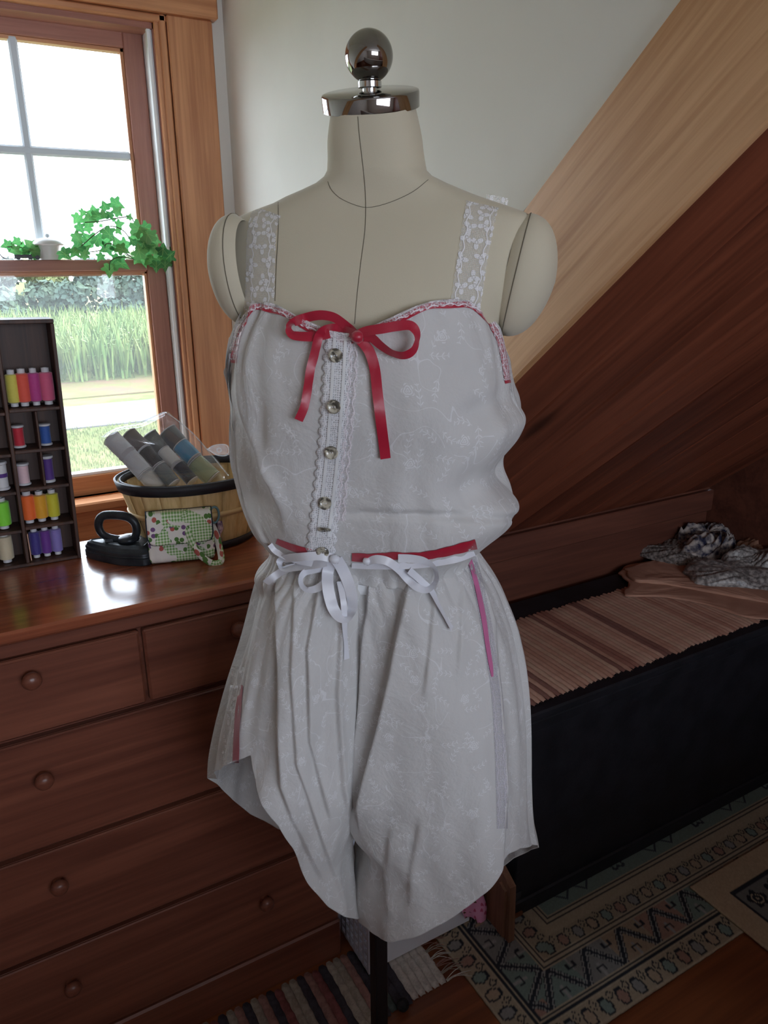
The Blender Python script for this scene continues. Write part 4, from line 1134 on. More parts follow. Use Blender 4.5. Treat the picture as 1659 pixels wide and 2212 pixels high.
crx = np.interp(S2[..., 1], [700, 850, 930, 1000, 1050, 1100, 1180], [508, 514, 532, 560, 590, 606, 620])
fdep = (P-AX) @ ef
drop = np.where(front, np.clip((crx-S2[..., 0])/np.maximum(crx-502, 8), 0, 1)**.85*(np.clip(fdep, 0, 1)+.01)*.92*sstep(S2[..., 1], 760, 880)*(1-sstep(S2[..., 1], 1090, 1170)), 0)
ridge_ = np.where(front, .006*np.exp(-((S2[..., 0]-crx-8)/14)**2)*sstep(S2[..., 1], 780, 900)*(1-sstep(S2[..., 1], 1060, 1140)), 0)
disp += ridge_
# a soft tuck across the blouson and diagonal drag folds under the bust on the right
disp += np.where(front, .009*np.sin((S2[..., 0]*.55+S2[..., 1]-1500)/26)*sstep(S2[..., 0], 930, 1060)*sstep(S2[..., 1], 800, 900), 0)
disp -= np.where(front, .005*np.exp(-((S2[..., 1]-1112-.02*(S2[..., 0]-800))/9)**2)*sstep(S2[..., 0], 720, 800), 0)
disp += .0016*wb2(Tg, Zg)
hr_ = P-O; hr_[..., 2] = 0; hr_ /= (hr_ @ vh)[..., None]
P = P+N*disp[..., None]+hr_*drop[..., None]
top = thing('camisole', 'white rose-print cotton camisole with lace straps and crimson bow', 'camisole', (AX[0], AX[1], zw0))
per = np.cumsum(np.r_[0, np.linalg.norm(np.diff(P[nV//2], axis=0), axis=1)])
UV = np.stack([np.repeat(per[None, :], nV, 0), Zg], -1).reshape(-1, 2)
cb_ = MB().grid(P, closed_u=True)
bod = part('bodice', cb_, 'cotton', top, True, uv=UV, recalc=False); solid(bod, .0008)
BC_ = BVHTree.FromPolygons([Vector(v) for v in cb_.v], cb_.f)
def onb(x, y, off=.002, alt=None):
    p = hit(BC_, x, y, off)
    if p is None: p = hit(BF, x, y, off)
    if p is None: p = onplane(x, y, .04)
    return p
# straps over the shoulders
hF = lambda x, y, o: hit(BF, x, y, o)
def hB(x, y, o):
    p_ = hit(BC_, x, y, o)
    return p_ if p_ is not None and (p_-AX) @ ef > -.02 else None
back = [(.012, .0015), (.03, -.002), (.055, -.02), (.08, -.06), (.10, -.14)]
cling('strap', [(560,672),(561,640),(562,600),(563,560),(564,520),(568,485),(575,464),(578,456)], [60, 60, 60, 60, 58, 56], hF, .0015, 'lace', top, 60, 2.5, 16, 9, back)
cling('strap', [(1004,668),(1010,630),(1016,590),(1022,550),(1029,510),(1036,470),(1040,450),(1042,441)], [62, 62, 62, 64, 66, 70], hF, .0015, 'lace', top, 60, 2.5, 16, 9, back)
q = [onplane(1050, 432, .03), onplane(1072, 434, .025), onplane(1096, 441, .015)]
ribbon('strap_end', q, .010, 'lace', top, [.3, .5, .2], 24, 0, scal=.001, nscal=160)
# neckline: ribbon threaded under lace edging
tpi = [(x+(0 if 525 < x < 1070 else (4 if x < 800 else -4)), y) for x, y in spline(top_px, 60)]
cling('neck_ribbon', [(x, y+12+2.5*math.sin(i*.9)) for i, (x, y) in enumerate(tpi)], 13, hB, .0018, 'redsatin', top, 200, 0, 20, 5)
cling('neck_lace', [(x, y+6) for x, y in tpi], 13, hB, .0030, 'lace_edge', top, 300, 3.5, 17, 5)
# lace placket
plc = [(738,716),(736,745),(733,800),(728,880),(722,960),(714,1040),(706,1110),(700,1160),(694,1203)]
solid(cling('placket', [(x-4, y) for x, y in plc], 52, hB, .0018, 'lace_thick', top, 240, 7, 23, 9), .0006, 0)
cling('placket_edging', [(762,738),(763,790),(759,850),(754,920),(748,980),(741,1060),(736,1125)], 15, hB, .0026, 'lace_edge', top, 200, 4, 18, 5)
cling('placket_tuck', [(x-14, y) for x, y in plc[:-1]], 7, hB, .0030, 'cotton_plain', top, 80, 0, 20, 3)
cling('placket_tuck', [(x+10, y) for x, y in plc[:-1]], 7, hB, .0030, 'cotton_plain', top, 80, 0, 20, 3)
# buttons
def buttonmat():
    m = MT('marbled_shell_button'); v = m.coord(); rn = m.random()
    k = m.noise(m.scale(v, 1.0, m.comb(rn*9.0, rn*4.0, 0.0)), 130.0, 2, .5, .8).ss(.40, .62)
    m.set('Base Color', m.mix(k, srgb(80, 76, 68), srgb(196, 190, 172))); m.set('Roughness', .15); m.set('Specular IOR Level', .7)
    return m.mat
M['button'] = buttonmat()
btn = MB().lathe([(0, .0012), (.0026, .0012), (.0034, .0019), (.0062, .0021), (.0072, .0012), (.0072, -.0004)], 28).mesh('button', 'button', 40)
_cr = MB()
for s in (-1, 1): _cr.lathe([(.0007, 0), (.0007, .0017)], 8, c=(s*.0012, 0, 0))
crossm = _cr.mesh('thread_cross', 'core')
def button(x, y, tiltx=0.0):
    p = onb(x, y, .0045); n_ = O-p; n_ /= np.linalg.norm(n_); n_ = n_*.7+fr_v*.5; n_ = n_*math.cos(tiltx)-UPV*math.sin(tiltx); n_ /= np.linalg.norm(n_)
    e1 = np.cross(UPV, n_); e1 /= np.linalg.norm(e1)
    b = inst('button', btn, top, frame(p, e1, np.cross(n_, e1), n_))
    c = bpy.data.objects.new('thread_cross', crossm); COL.objects.link(c); c.parent = b
for x, y, tl in ((725,768,0), (721,879,0), (716,978,0), (702,1087,0), (701,1144,1.15), (697,1193,.55)): button(x, y, tl)
# waist ribbon
wr = [(597,1169),(618,1178),(650,1189),(688,1198),(725,1204),(760,1204),(800,1205),(850,1201),(890,1202),(930,1199),(970,1191),(1005,1182),(1029,1176)]
cling('waist_ribbon', wr[:4], [12, 14, 16, 15], hB, .0022, 'redsatin', top, 40, 0, 20, 5)
cling('waist_ribbon', wr[5:], [17, 15, 13, 16, 19, 20], hB, .0024, 'redsatin', top, 60, 1.2, 37, 5)
# crimson bow
bow = part('ribbon_bow', MB().lathe([(0, -.006), (.004, -.0055), (.0062, -.002), (.0064, .002), (.004, .0055), (0, .006)], 14, c=onb(772, 728, .012), ax=rt_v), 'redsatin', top, True, label='crimson satin ribbon bow')
B_ = lambda lst, offs: [onb(x, y, o) for (x, y), o in zip(lst, np.interp(np.linspace(0, 1, len(lst)), np.linspace(0, 1, len(offs)), offs))]
RW = .0098
ribbon('loop', B_([(770,728),(757,712),(743,700),(722,686),(700,681),(680,682),(655,688),(636,695),(625,704),(624,714),(634,724),(658,727),(685,726),(712,720)], [.010, .016, .020, .020, .014, .012, .010]), RW, 'redsatin', bow, [0, .5, .3, .2, .3, 1.1, .5, .2, 0], 80)
ribbon('tail', B_([(765,722),(745,714),(722,708),(702,712),(690,724),(684,745),(678,770),(671,796),(667,822),(663,850),(657,880),(645,908)], [.012, .015, .014, .010, .008, .007, .010]), .0092, 'redsatin', bow, [0, .3, .6, .3, -.3, .2, -.3, .3, .1], 70)
ribbon('loop', B_([(772,726),(790,716),(825,710),(860,704),(886,703),(899,716),(901,735),(893,757),(873,768),(848,763),(823,747),(803,730),(786,727)], [.010, .018, .022, .020, .016, .014, .012]), RW, 'redsatin', bow, [0, .2, .1, .4, 1.1, .6, .9, .5, .2], 80)
ribbon('tail', B_([(774,730),(786,742),(800,764),(810,800),(815,845),(820,886),(825,927),(830,965),(833,991)], [.011, .008, .006, .008, .006, .005]), .0108, 'redsatin', bow, [0, .2, -.2, .15, -.15, .1], 60)

# ------------------------------------------------------------------ shorts: one loft for each leg
LEGL = [(1150,604,857,0.084,0.076),(1180,596,857,0.092,0.078),(1205,584,857,0.104,0.082),(1228,562,853,0.11,0.088),(1260,546,847,0.114,0.095),(1300,534,841,0.118,0.1),(1340,525,837,0.122,0.105),(1400,511,831,0.127,0.11),(1500,482,825,0.13,0.115),(1600,457,820,0.128,0.115),(1670,444,806,0.124,0.112),(1740,442,784,0.116,0.108),(1775,444,768,0.112,0.1),(1800,446,763,0.11,0.1),(1845,452,767,0.106,0.1),(1920,462,781,0.104,0.096),(2010,480,800,0.1,0.094)]
LEGR = [(1150,700,1016,0.084,0.076),(1180,700,1024,0.092,0.078),(1205,703,1042,0.104,0.082),(1228,705,1060,0.112,0.088),(1260,709,1080,0.116,0.095),(1300,713,1098,0.12,0.1),(1340,716,1113,0.124,0.105),(1400,719,1127,0.129,0.11),(1500,722,1142,0.133,0.115),(1600,725,1149,0.134,0.115),(1700,727,1152,0.133,0.115),(1745,745,1154,0.131,0.113),(1775,774,1157,0.13,0.113),(1810,778,1164,0.128,0.112),(1850,764,1169,0.126,0.112),(1900,755,1172,0.122,0.11),(1980,772,1176,0.118,0.105),(2060,792,1180,0.114,0.1)]
sh = thing('bloomer_shorts', 'white rose-print cotton bloomer shorts with petal hems and white ribbons', 'shorts', (AX[0], AX[1], .8))
BV = {}
def leg(nm, rows, hem, inner, side_th, back_drop, fold, crease=None):
    Bd = Body(rows, .985, 2.15)
    hm = []
    for x, y in hem:
        hm.append(Bd.find(x, y))
    hm = np.array(hm); hm = hm[np.argsort(hm[:, 0])]
    ths = np.linspace(-PI/2, 1.5*PI, 361)[:-1]
    zs_side = hm[0, 1] if side_th < 1 else hm[-1, 1]
    zs_in = hm[-1, 1] if side_th < 1 else hm[0, 1]
    zh_ = np.interp(ths, hm[:, 0], hm[:, 1])
    # behind: the back panel hangs lower than the side slit; its hem is fitted to the outline seen below it
    lo, hi = hm[0, 0], hm[-1, 0]
    bx_, by_ = zip(*sorted(back_drop))
    zh_ = zh_.copy(); last = zs_side
    order_ = [i for i in np.argsort(ths) if ths[i] > hi] if side_th > 1 else [i for i in np.argsort(-ths) if ths[i] < lo]
    for i in order_:
        dd = (ths[i]-hi) if side_th > 1 else (lo-ths[i])
        if dd < 1.75:
            z = last
            for _ in range(8):
                sx, sy = seen(Bd.at(ths[i], z)); z += .8*np.clip((sy-np.interp(sx, bx_, by_))*1.15/F, -.03, .03)
            last = z
        zh_[i] = last
    rest = (ths < lo) if side_th > 1 else (ths > hi)
    dd = (lo-ths) if side_th > 1 else (ths-hi)
    zh_ = np.where(rest, zs_in*(1-sstep(dd, 0, 1.0))+last*sstep(dd, 0, 1.0), zh_)
    z0 = onplane(810, 1168)[2]; nv = 190; v = np.linspace(0, 1, nv)
    Zg = z0*(1-v[:, None])+zh_[None, :]*v[:, None]; Tg = np.repeat(ths[None, :], nv, 0)
    P = Bd.at(Tg, Zg); C = Bd.sm(Zg, Bd.c); N = P-(AX+C[..., None]*er); N[..., 2] = 0; N /= np.linalg.norm(N, axis=2)[..., None]
    down = z0-Zg
    q = P-O; X = 829.5+F*(q @ CR)/(q @ CD); Y = 1106-F*(q @ CU)/(q @ CD)
    P = P+N*fold(Tg, Zg, down, X, Y)[..., None]
    per = np.cumsum(np.r_[0, np.linalg.norm(np.diff(P[nv//2], axis=0), axis=1)])
    UV = np.stack([np.repeat(per[None, :], nv, 0)+(0 if nm == 'l' else 2.3), Zg], -1).reshape(-1, 2)
    mb = MB().grid(P, closed_u=True)
    o = part('leg', mb, 'cotton', sh, True, uv=UV, recalc=False); solid(o, .0008)
    BV[nm] = BVHTree.FromPolygons([Vector(a) for a in mb.v], mb.f)
    # hem: a narrow double fold
    return o
def ridge(x, c, w): return np.exp(-((x-c)/w)**2)
wl1, wl2, wr1, wr2 = wobble(21, 10, 2, 9, 14), wobble(22, 10, 6, 22, 22), wobble(31, 10, 2, 9, 14), wobble(32, 10, 6, 22, 22)
def cliff(X, Y, line, amp, w, soft=4.0):
    """a pleat edge: stands proud from the line, falls away to its right"""
    ys, xs = zip(*line); c = np.interp(Y, ys, xs); d = X-c
    return amp*sstep(d, -soft, soft)*np.exp(-np.clip(d, 0, None)/w)*sstep(Y, ys[0]-25, ys[0]+25)*(1-sstep(Y, ys[-1]-60, ys[-1]+30))
def foldL(T, Z, d, X, Y):
    f = .0065*wl1(T, Z)*sstep(d, .03, .2)+.0022*wl2(T, Z)
    f += .0050*np.exp(-d/.05)*np.abs(np.sin(T*17+.8*np.sin(3*T)))
    fr = np.sin(T) > 0
    cl = np.interp(Y, [1200, 1290, 1400, 1600, 1700, 1790, 1900], [600, 592, 594, 600, 606, 640, 700])
    g = -.018*sstep(cl-X, -3, 12)*sstep(Y, 1240, 1300)*(1-.7*sstep(Y, 1650, 1780))
    g += cliff(X, Y, [(1235, 694), (1400, 664), (1600, 668), (1770, 712)], .008, 32)+cliff(X, Y, [(1235, 738), (1500, 726), (1700, 736), (1760, 748)], .010, 16)
    g += cliff(X, Y, [(1240, 640), (1450, 628), (1650, 640), (1800, 690), (1950, 740)], .006, 24)
    return f+np.where(fr, g, 0)
def foldR(T, Z, d, X, Y):
    f = .0065*wr1(T, Z)*sstep(d, .03, .2)+.0020*wr2(T, Z)
    f += .0050*np.exp(-d/.05)*np.abs(np.sin(T*17+.8*np.sin(3*T)))
    fr = np.sin(T) > 0
    g = cliff(X, Y, [(1230, 880), (1450, 846), (1650, 802), (1780, 778)], .018, 70)
    g += cliff(X, Y, [(1230, 803), (1400, 787), (1600, 772), (1750, 768)], .010, 24)
    g += cliff(X, Y, [(1230, 934), (1400, 925), (1500, 915)], .006, 30)+cliff(X, Y, [(1230, 985), (1350, 990), (1450, 985)], .005, 30)
    g += cliff(X, Y, [(1780, 905), (1860, 890), (1950, 885)], .007, 26, 10)+cliff(X, Y, [(1800, 840), (1900, 832), (1990, 840)], .006, 26, 10)
    cl = np.interp(Y, [1190, 1340, 1500, 1700, 1900], [1012, 1058, 1078, 1086, 1070])
    g -= .007*sstep(X-cl, 6, 22)
    return f+np.where(fr, g, 0)
hemL = [(446,1666),(485,1658),(520,1650),(527,1678),(545,1715),(572,1752),(602,1790),(628,1838),(655,1890),(682,1930),(712,1962),(742,1979),(772,1986),(786,1975)]
hemR = [(1166,1826),(1135,1838),(1108,1850),(1085,1866),(1068,1892),(1040,1930),(1002,1968),(960,2000),(900,2022),(850,2034),(818,2032),(800,2020)]
leg('l', LEGL, hemL, None, 3, [(440,1664),(452,1678),(470,1694),(500,1726),(540,1758),(600,1788),(700,1796),(900,1796)], foldL)
leg('r', LEGR, hemR, None, 0, [(1180,1824),(1150,1836),(1115,1852),(1085,1874),(1050,1890),(950,1894),(700,1894)], foldR)
def ons(x, y, off=.002):
    c = [hit(BV[k], x, y, off) for k in 'lr']; c = [p for p in c if p is not None]
    if not c: return onplane(x, y, .1)
    return min(c, key=lambda p: np.linalg.norm(p-O))
def ons2(x, y, off):
    c = [p_ for p_ in (hit(BV[k], x, y, off) for k in 'lr') if p_ is not None]
    return min(c, key=lambda p_: np.linalg.norm(p_-O)) if c else None
part('waistband', MB().grid([[AX+er*float(CB.sm(zw0, CB.c))+rt_v*(a*math.cos(k))+fr_v*(b*math.sin(k))+UPV*z for k in np.linspace(0, 2*PI, 65)[:-1]] for a, b, z in ((.118, .092, zw0+.012), (.122, .097, zw0-.004), (.12, .097, zw0-.012))], closed_u=True), 'cotton_plain', sh, True)
cling('lace_insert', [(1016,1200),(1032,1260),(1049,1340),(1062,1420),(1074,1500),(1080,1600),(1084,1700),(1085,1790)], 24, ons2, .0016, 'lace_insert', sh, 120, 0, 20, 5)
cling('side_ribbon', [(1012,1200),(1024,1240),(1036,1290),(1046,1340),(1053,1390),(1061,1440),(1064,1462)], [9, 10, 11, 10, 9, 4], ons2, .0030, 'pinksatin', sh, 60, 0, 20, 3)
cling('lace_insert', [(516,1440),(510,1490),(504,1540),(497,1600),(492,1650)], 30, ons2, .0016, 'lace', sh, 60, 0, 20, 5)
cling('side_ribbon', [(521,1480),(515,1530),(511,1580),(510,1620),(509,1648)], [8, 13, 12, 14, 14], ons2, .0030, 'winesatin', sh, 50, 0, 20, 3)
# white ribbon round the waist and its bows
def onw(x, y, off):
    c = [p for p in (hit(BC_, x, y, off), hit(BV['l'], x, y, off), hit(BV['r'], x, y, off)) if p is not None]
    return min(c, key=lambda p: np.linalg.norm(p-O)) if c else onplane(x, y, .1)
BW = lambda lst, offs: [onw(x, y, o) for (x, y), o in zip(lst, np.interp(np.linspace(0, 1, len(lst)), np.linspace(0, 1, len(offs)), offs))]
ribbon('waist_ribbon', BW([(586,1174),(600,1190),(630,1204),(665,1213),(700,1216)], [.0022, .0022]), .0105, 'whitesatin', sh, None, 30)
ribbon('waist_ribbon', BW([(760,1219),(800,1221),(850,1221),(900,1219),(950,1213),(990,1205),(1024,1192)], [.0022, .0022]), .0095, 'whitesatin', sh, None, 40)
wbow = part('ribbon_bow', MB().lathe([(0, -.006), (.005, -.004), (.0055, .002), (.003, .006), (0, .0065)], 12, c=onw(722, 1208, .010), ax=rt_v), 'whitesatin', sh, True, label='white satin ribbon bow at the waist')
ribbon('loop', BW([(716,1206),(690,1201),(655,1203),(622,1206),(606,1212),(605,1222),(616,1229),(650,1224),(684,1219),(705,1214)], [.008, .014, .016, .012, .009]), .0100, 'whitesatin', wbow, [0, .2, .4, 1.2, .4, .1], 56)
ribbon('tail', BW([(640,1224),(618,1230),(600,1240),(586,1250),(574,1260)], [.009, .007, .006]), .0092, 'whitesatin', wbow, [.2, .1, .3], 24)
ribbon('loop', BW([(706,1226),(682,1230),(660,1236),(650,1248),(652,1264),(664,1274),(682,1272),(698,1262),(706,1248)], [.008, .012, .014, .012, .010]), .0098, 'whitesatin', wbow, [.6, .5, 1.0, .9, .4, .2], 56)
ribbon('loop', BW([(722,1206),(709,1232),(708,1262),(713,1292),(722,1318),(736,1334),(750,1334),(760,1318),(760,1288),(752,1258),(740,1230),(727,1208)], [.008, .014, .016, .016, .012, .009]), .0135, 'whitesatin', wbow, [.1, .2, .1, .5, .9, .3, .1, .1], 72)
ribbon('tail', BW([(734,1256),(742,1300),(744,1340),(746,1375),(748,1402),(749,1424)], [.008, .006, .005]), .0072, 'whitesatin', wbow, [.2, .3, .9, .4], 30)
bow2 = part('ribbon_bow', MB().lathe([(0, -.005), (.004, -.003), (.004, .003), (0, .005)], 10, c=onw(792, 1212, .006), ax=rt_v), 'whitesatin', sh, True, label='long white satin loop and tail')
ribbon('loop', BW([(790,1214),(812,1208),(838,1213),(862,1230),(882,1252),(900,1268),(922,1274),(938,1262),(943,1246),(936,1226),(916,1212),(890,1207),(860,1206)], [.006, .010, .012, .014, .012, .010, .006]), .0096, 'whitesatin', bow2, [.1, .1, .2, .4, .9, 1.1, .5, .2], 76)
ribbon('tail', BW([(884,1232),(910,1255),(932,1276),(944,1300),(956,1322),(967,1342),(977,1358)], [.012, .010, .007, .005]), .0082, 'whitesatin', bow2, [.2, .4, 1.0, 1.15, .9], 36)
# ================================================================== CHEST UNDER THE SLOPE
CY0, CY1, CX0, CX1, CZ = 1.025, 1.47, 0.925, 2.05, 0.548
ch = thing('blanket_chest', 'long black-painted wooden chest against the knee wall', 'chest', ((CX0+CX1)/2, 1.25, .0065))
part('body', MB().box(CX0+.012, CX1-.012, CY0+.012, CY1, .035, CZ-.045, .003), 'chestwood', ch)
part('lid', MB().box(CX0, CX1, CY0, CY1+.005, CZ-.022, CZ, .004), 'chestwood', ch)
part('lid_rail', MB().box(CX0+.004, CX1-.004, CY0+.004, CY1, CZ-.05, CZ-.023, .003), 'chestwood', ch)
part('plinth', MB().box(CX0+.006, CX1-.006, CY0+.004, CY1, .0065, .05, .004), 'chestwood', ch)
for x in (CX0+.03, CX1-.08): part('corner_iron', MB().box(x-.02, x+.0, CY0+.009, CY0+.012, .04, .075), 'iron', ch)
part('corner_iron', MB().box(CX0+.006, CX0+.03, CY0-.0, CY0+.004, .012, .022), plain('worn_brass', srgb(130, 84, 60), .5, .6), ch)
# rag runner on the lid: a strip for every rag
rr_ = thing('rag_runner', 'pale pink and tan rag runner laid over the black chest', 'runner', (1.45, 1.21, CZ))
ragc = [srgb(*c) for c in ((206, 164, 144), (212, 172, 152), (200, 156, 136), (192, 144, 126), (168, 120, 106), (210, 176, 154), (146, 106, 96), (202, 158, 138))]
ragm = [mottled('rag_%d' % i, tuple(k*.9 for k in c), c, 60, .95, .5, 140, .1) for i, c in enumerate(ragc)]
def rag_mesh(name, ln, wd, mat, hgt=.006, seed=0):
    r = np.random.RandomState(seed); P = []; n = 20
    bend = r.uniform(-.0015, .0015); ext0, ext1 = r.uniform(-.004, .004, 2)
    for y in np.linspace(-.5, .5, n):
        e = 1 if abs(y) < .49 else .55
        w_ = wd*.5*(1+.10*math.sin(y*37+seed))*e
        yy = y*ln+(ext1 if y > 0 else ext0)*abs(2*y)
        xo = bend*math.sin(y*6+seed)
        P.append([(xo+w_*math.cos(k), yy, max(0, hgt*math.sin(k))*e) for k in np.linspace(PI, 0, 7)])
    return MB().grid(P).mesh(name, mat, True)
rmesh = [rag_mesh('rag_strip', .335, .0152, ragm[i % 8], .006, i) for i in range(16)]
seq = [0, 1, 5, 0, 7, 3, 1, 5, 6, 0, 1, 7, 5, 4, 0, 1]
x = CX0+.008; i = 0
while x < CX1-.01:
    k = rnd.choice([0, 1, 5, 0, 1, 2, 3, 5, 7, 4, 8, 9, 13, 10, 15, 14, 6 if rnd.random() < .5 else 1])
    inst('rag_strip', rmesh[k], rr_, Matrix.Translation((x, 1.218, CZ))); x += .0142; i += 1
# fabric heaped at the far end of the chest
def heap_mb(poly, z0, h, seed, wr=.35, flat=1.0, folds=1.0):
    """a crumpled bundle: photo outline on the chest top gives the footprint"""
    P2 = np.array([at(x, y, 2, z0)[:2] for x, y in spline(poly+[poly[0]], 97)[:-1]]); c = P2.mean(0); b = MB(); rows = []
    wv, w2, w3 = wobble(seed, 8, 1, 6, 20), wobble(seed+50, 9, 3, 13, 30), wobble(seed+90, 7, 2, 9, 60)
    a = np.linspace(0, 2*PI, 97)[:-1]
    for q in np.linspace(0, 1, 26):
        s = math.cos(q*PI/2)**.6 if q < 1 else .001; zt = z0+h*math.sin(q*PI/2)**flat
        w_ = 1+.08*wv(a, zt*3)*wr+.05*folds*np.abs(w2(a, q*.05))*(1-q)
        ridge_ = h*(.34*wv(a, q*.06)+.42*folds*(.6-np.abs(w2(a+q*1.5, q*.04)))+.22*folds*(.5-np.abs(w3(a*1.0-q*2, q*.03))))*(q*(1-q)*3.2)**.8
        rows.append(np.c_[c[0]+(P2[:, 0]-c[0])*s*w_, c[1]+(P2[:, 1]-c[1])*s*w_, np.maximum(zt+ridge_, z0+.0005)])
    return b.grid(rows, closed_u=True)
def heap(name, label, cat, poly, z0, h, mat, seed, group=None, wr=.35, flat=1.0, folds=1.0):
    return solo(name, heap_mb(poly, z0, h, seed, wr, flat, folds), mat, label, cat, True, group)
CT = CZ+.0065
M['peach'] = mottled('peach_cotton', srgb(186, 142, 122), srgb(198, 154, 132), 8, .95, .5, 45, .1)
M['tancloth'] = mottled('tan_cloth', srgb(150, 112, 92), srgb(172, 130, 104), 14, .95, .5, 45, .1)
M['greylace'] = mottled('grey_lace_net', srgb(92, 86, 82), srgb(160, 152, 146), 120, .9, .8, 160, .2)
M['navyprint'] = mottled('navy_white_print', srgb(40, 42, 66), srgb(190, 180, 172), 42, .9, .5, 70, .2)
M['trim'] = mottled('white_trim_rolls', srgb(108, 104, 102), srgb(184, 180, 176), 90, .35, .7, 110, .6)
pf = thing('folded_fabric', 'peach cotton fabric folded at the far end of the chest', 'fabric', (1.8, 1.25, CT))
part('under_layer', heap_mb([(1338,1240),(1365,1222),(1480,1215),(1700,1240),(1720,1330),(1620,1335),(1520,1306),(1430,1290),(1350,1288),(1360,1262)], CT, .009, 4, .12, .3, .5), 'peach', pf, True)
part('upper_layer', heap_mb([(1352,1232),(1400,1216),(1480,1212),(1700,1236),(1720,1312),(1640,1300),(1540,1282),(1440,1264),(1372,1256)], CT+.0085, .010, 5, .15, .3, .7), 'peach', pf, True)
GH = 'fabric heaped on the chest'
heap('lace_bundle', 'bundle of grey lace net lying on the peach fabric', 'lace', [(1368,1196),(1420,1182),(1480,1180),(1520,1200),(1500,1222),(1440,1218)], CT+.016, .030, 'greylace', 6, GH, wr=.6)
heap('printed_bundle', 'crumpled navy and white print fabric on top of the heap', 'fabric', [(1450,1178),(1500,1168),(1570,1168),(1590,1190),(1560,1206),(1480,1206)], CT+.022, .058, 'navyprint', 8, GH, wr=.8, folds=1.3)
heap('trim_roll', 'clear-wrapped rolled white trim at the front of the heap', 'trim', [(1475,1238),(1500,1218),(1600,1220),(1700,1240),(1700,1275),(1600,1270),(1510,1262)], CT+.018, .030, 'trim', 11, GH, folds=.8)
heap('trim_roll', 'second rolled white trim behind the front one at the right photo edge', 'trim', [(1555,1215),(1600,1200),(1720,1205),(1720,1235),(1640,1238),(1570,1230)], CT+.022, .045, 'trim', 12, GH, folds=.8)
heap('tan_pouch', 'tan cloth pouch at the back of the heap by the end wall', 'fabric', [(1585,1190),(1620,1180),(1720,1180),(1720,1205),(1640,1206)], CT+.02, .05, 'tancloth', 14, GH)

# ================================================================== BIN, CLOTH AND BOARD BESIDE THE CHEST
sb_ = thing('storage_bin', 'white plastic storage bin with a pierced end beside the dresser', 'bin', (.68, 1.16, .0085))
bx0_, bx1_, by0_, by1_, bz_ = .575, .842, 1.076, 1.30, .205
part('front_panel', MB().box(bx0_+.006, bx1_, by0_, by0_+.006, .0085, bz_, .002), 'paperwhite', sb_)
part('back_panel', MB().box(bx0_, bx1_, by1_-.006, by1_, .0085, bz_, .002), 'paperwhite', sb_)
part('end_panel', MB().box(bx1_-.006, bx1_, by0_+.006, by1_-.006, .0085, bz_), 'paperwhite', sb_)
part('floor_panel', MB().box(bx0_+.006, bx1_-.006, by0_+.006, by1_-.006, .0085, .0125), 'paperwhite', sb_)
pe = MB(); ny, nz = 11, 9; ys_ = np.linspace(by0_, by1_, ny+1); zs2 = np.linspace(.0125, bz_, nz+1)
for y in ys_: pe.box(bx0_, bx0_+.005, y-.004, y+.004, .0085, bz_)
part('upright_bars', pe, 'greyplastic', sb_, kind='stuff')
pe = MB()
for z in zs2: pe.box(bx0_+.0005, bx0_+.0045, by0_, by1_, max(0, z-.004), z+.004)
part('cross_bars', pe, 'greyplastic', sb_, kind='stuff')
def hearts():
    m = MT('pink_heart_cotton'); uv = m.coord('UV'); x, y, _ = m.xyz(uv)
    vo = m.voro(uv, 58.0, dims='2D', rand=.7); px, py, _ = m.xyz(vo['Position']); cr, cg, _ = m.xyz(vo['Color'])
    lx = (x-px)*58.0; ly = (y-py)*58.0
    hy = ly-lx.abs()*.75
    hrt = (lx*lx+hy*hy*1.1).lt(.055)
    m.set('Base Color', m.mix(hrt*cr.gt(.2), srgb(238, 164, 204), m.mix(cg.gt(.5), srgb(110, 78, 62), srgb(206, 90, 130)))); m.set('Roughness', .9)
    return m.mat
M['hearts'] = hearts()
P = []; UV = []
for i, v in enumerate(np.linspace(0, 1, 14)):
    xl_, yl_ = np.interp(v, [0, .45, 1], [968, 982, 1004]), np.interp(v, [0, .45, 1], [1860, 1925, 1984])
    xr_, yr_ = np.interp(v, [0, .45, .75, 1], [1030, 1038, 1052, 1047]), np.interp(v, [0, .45, .75, 1], [1850, 1915, 1958, 1999])
    row = []
    for j, u in enumerate(np.linspace(0, 1, 12)):
        sag = 8*math.sin(u*PI*1.6)*(v > .9)
        row.append(at(xl_+(xr_-xl_)*u, yl_+(yr_-yl_)*u-sag, 1, 1.066-.006*math.sin(u*7+v*2)*v)); UV.append((u*.075, v*.16))
    P.append(row)
solid(solo('pink_heart_cloth', MB().grid(P), 'hearts', 'pink heart-print cloth hanging over the bin edge', 'cloth', True, uv=UV, recalc=False), .001)
M['plainwood'] = wood('brown_board', srgb(110, 76, 58), srgb(140, 100, 78), 2, .6)
bd = thing('wooden_board', 'plain brown wooden board standing against the chest end', 'board', (.905, 1.08, 0))
part('panel', MB().prism([(.985, 0), (1.22, 0), (1.22, .20), (1.06, .20), (.99, .155)], .882, .898, 0), 'plainwood', bd)
part('batten', MB().prism([(1.0, .012), (1.02, .012), (1.02, .15), (1.0, .14)], .876, .882, 0), 'plainwood', bd)

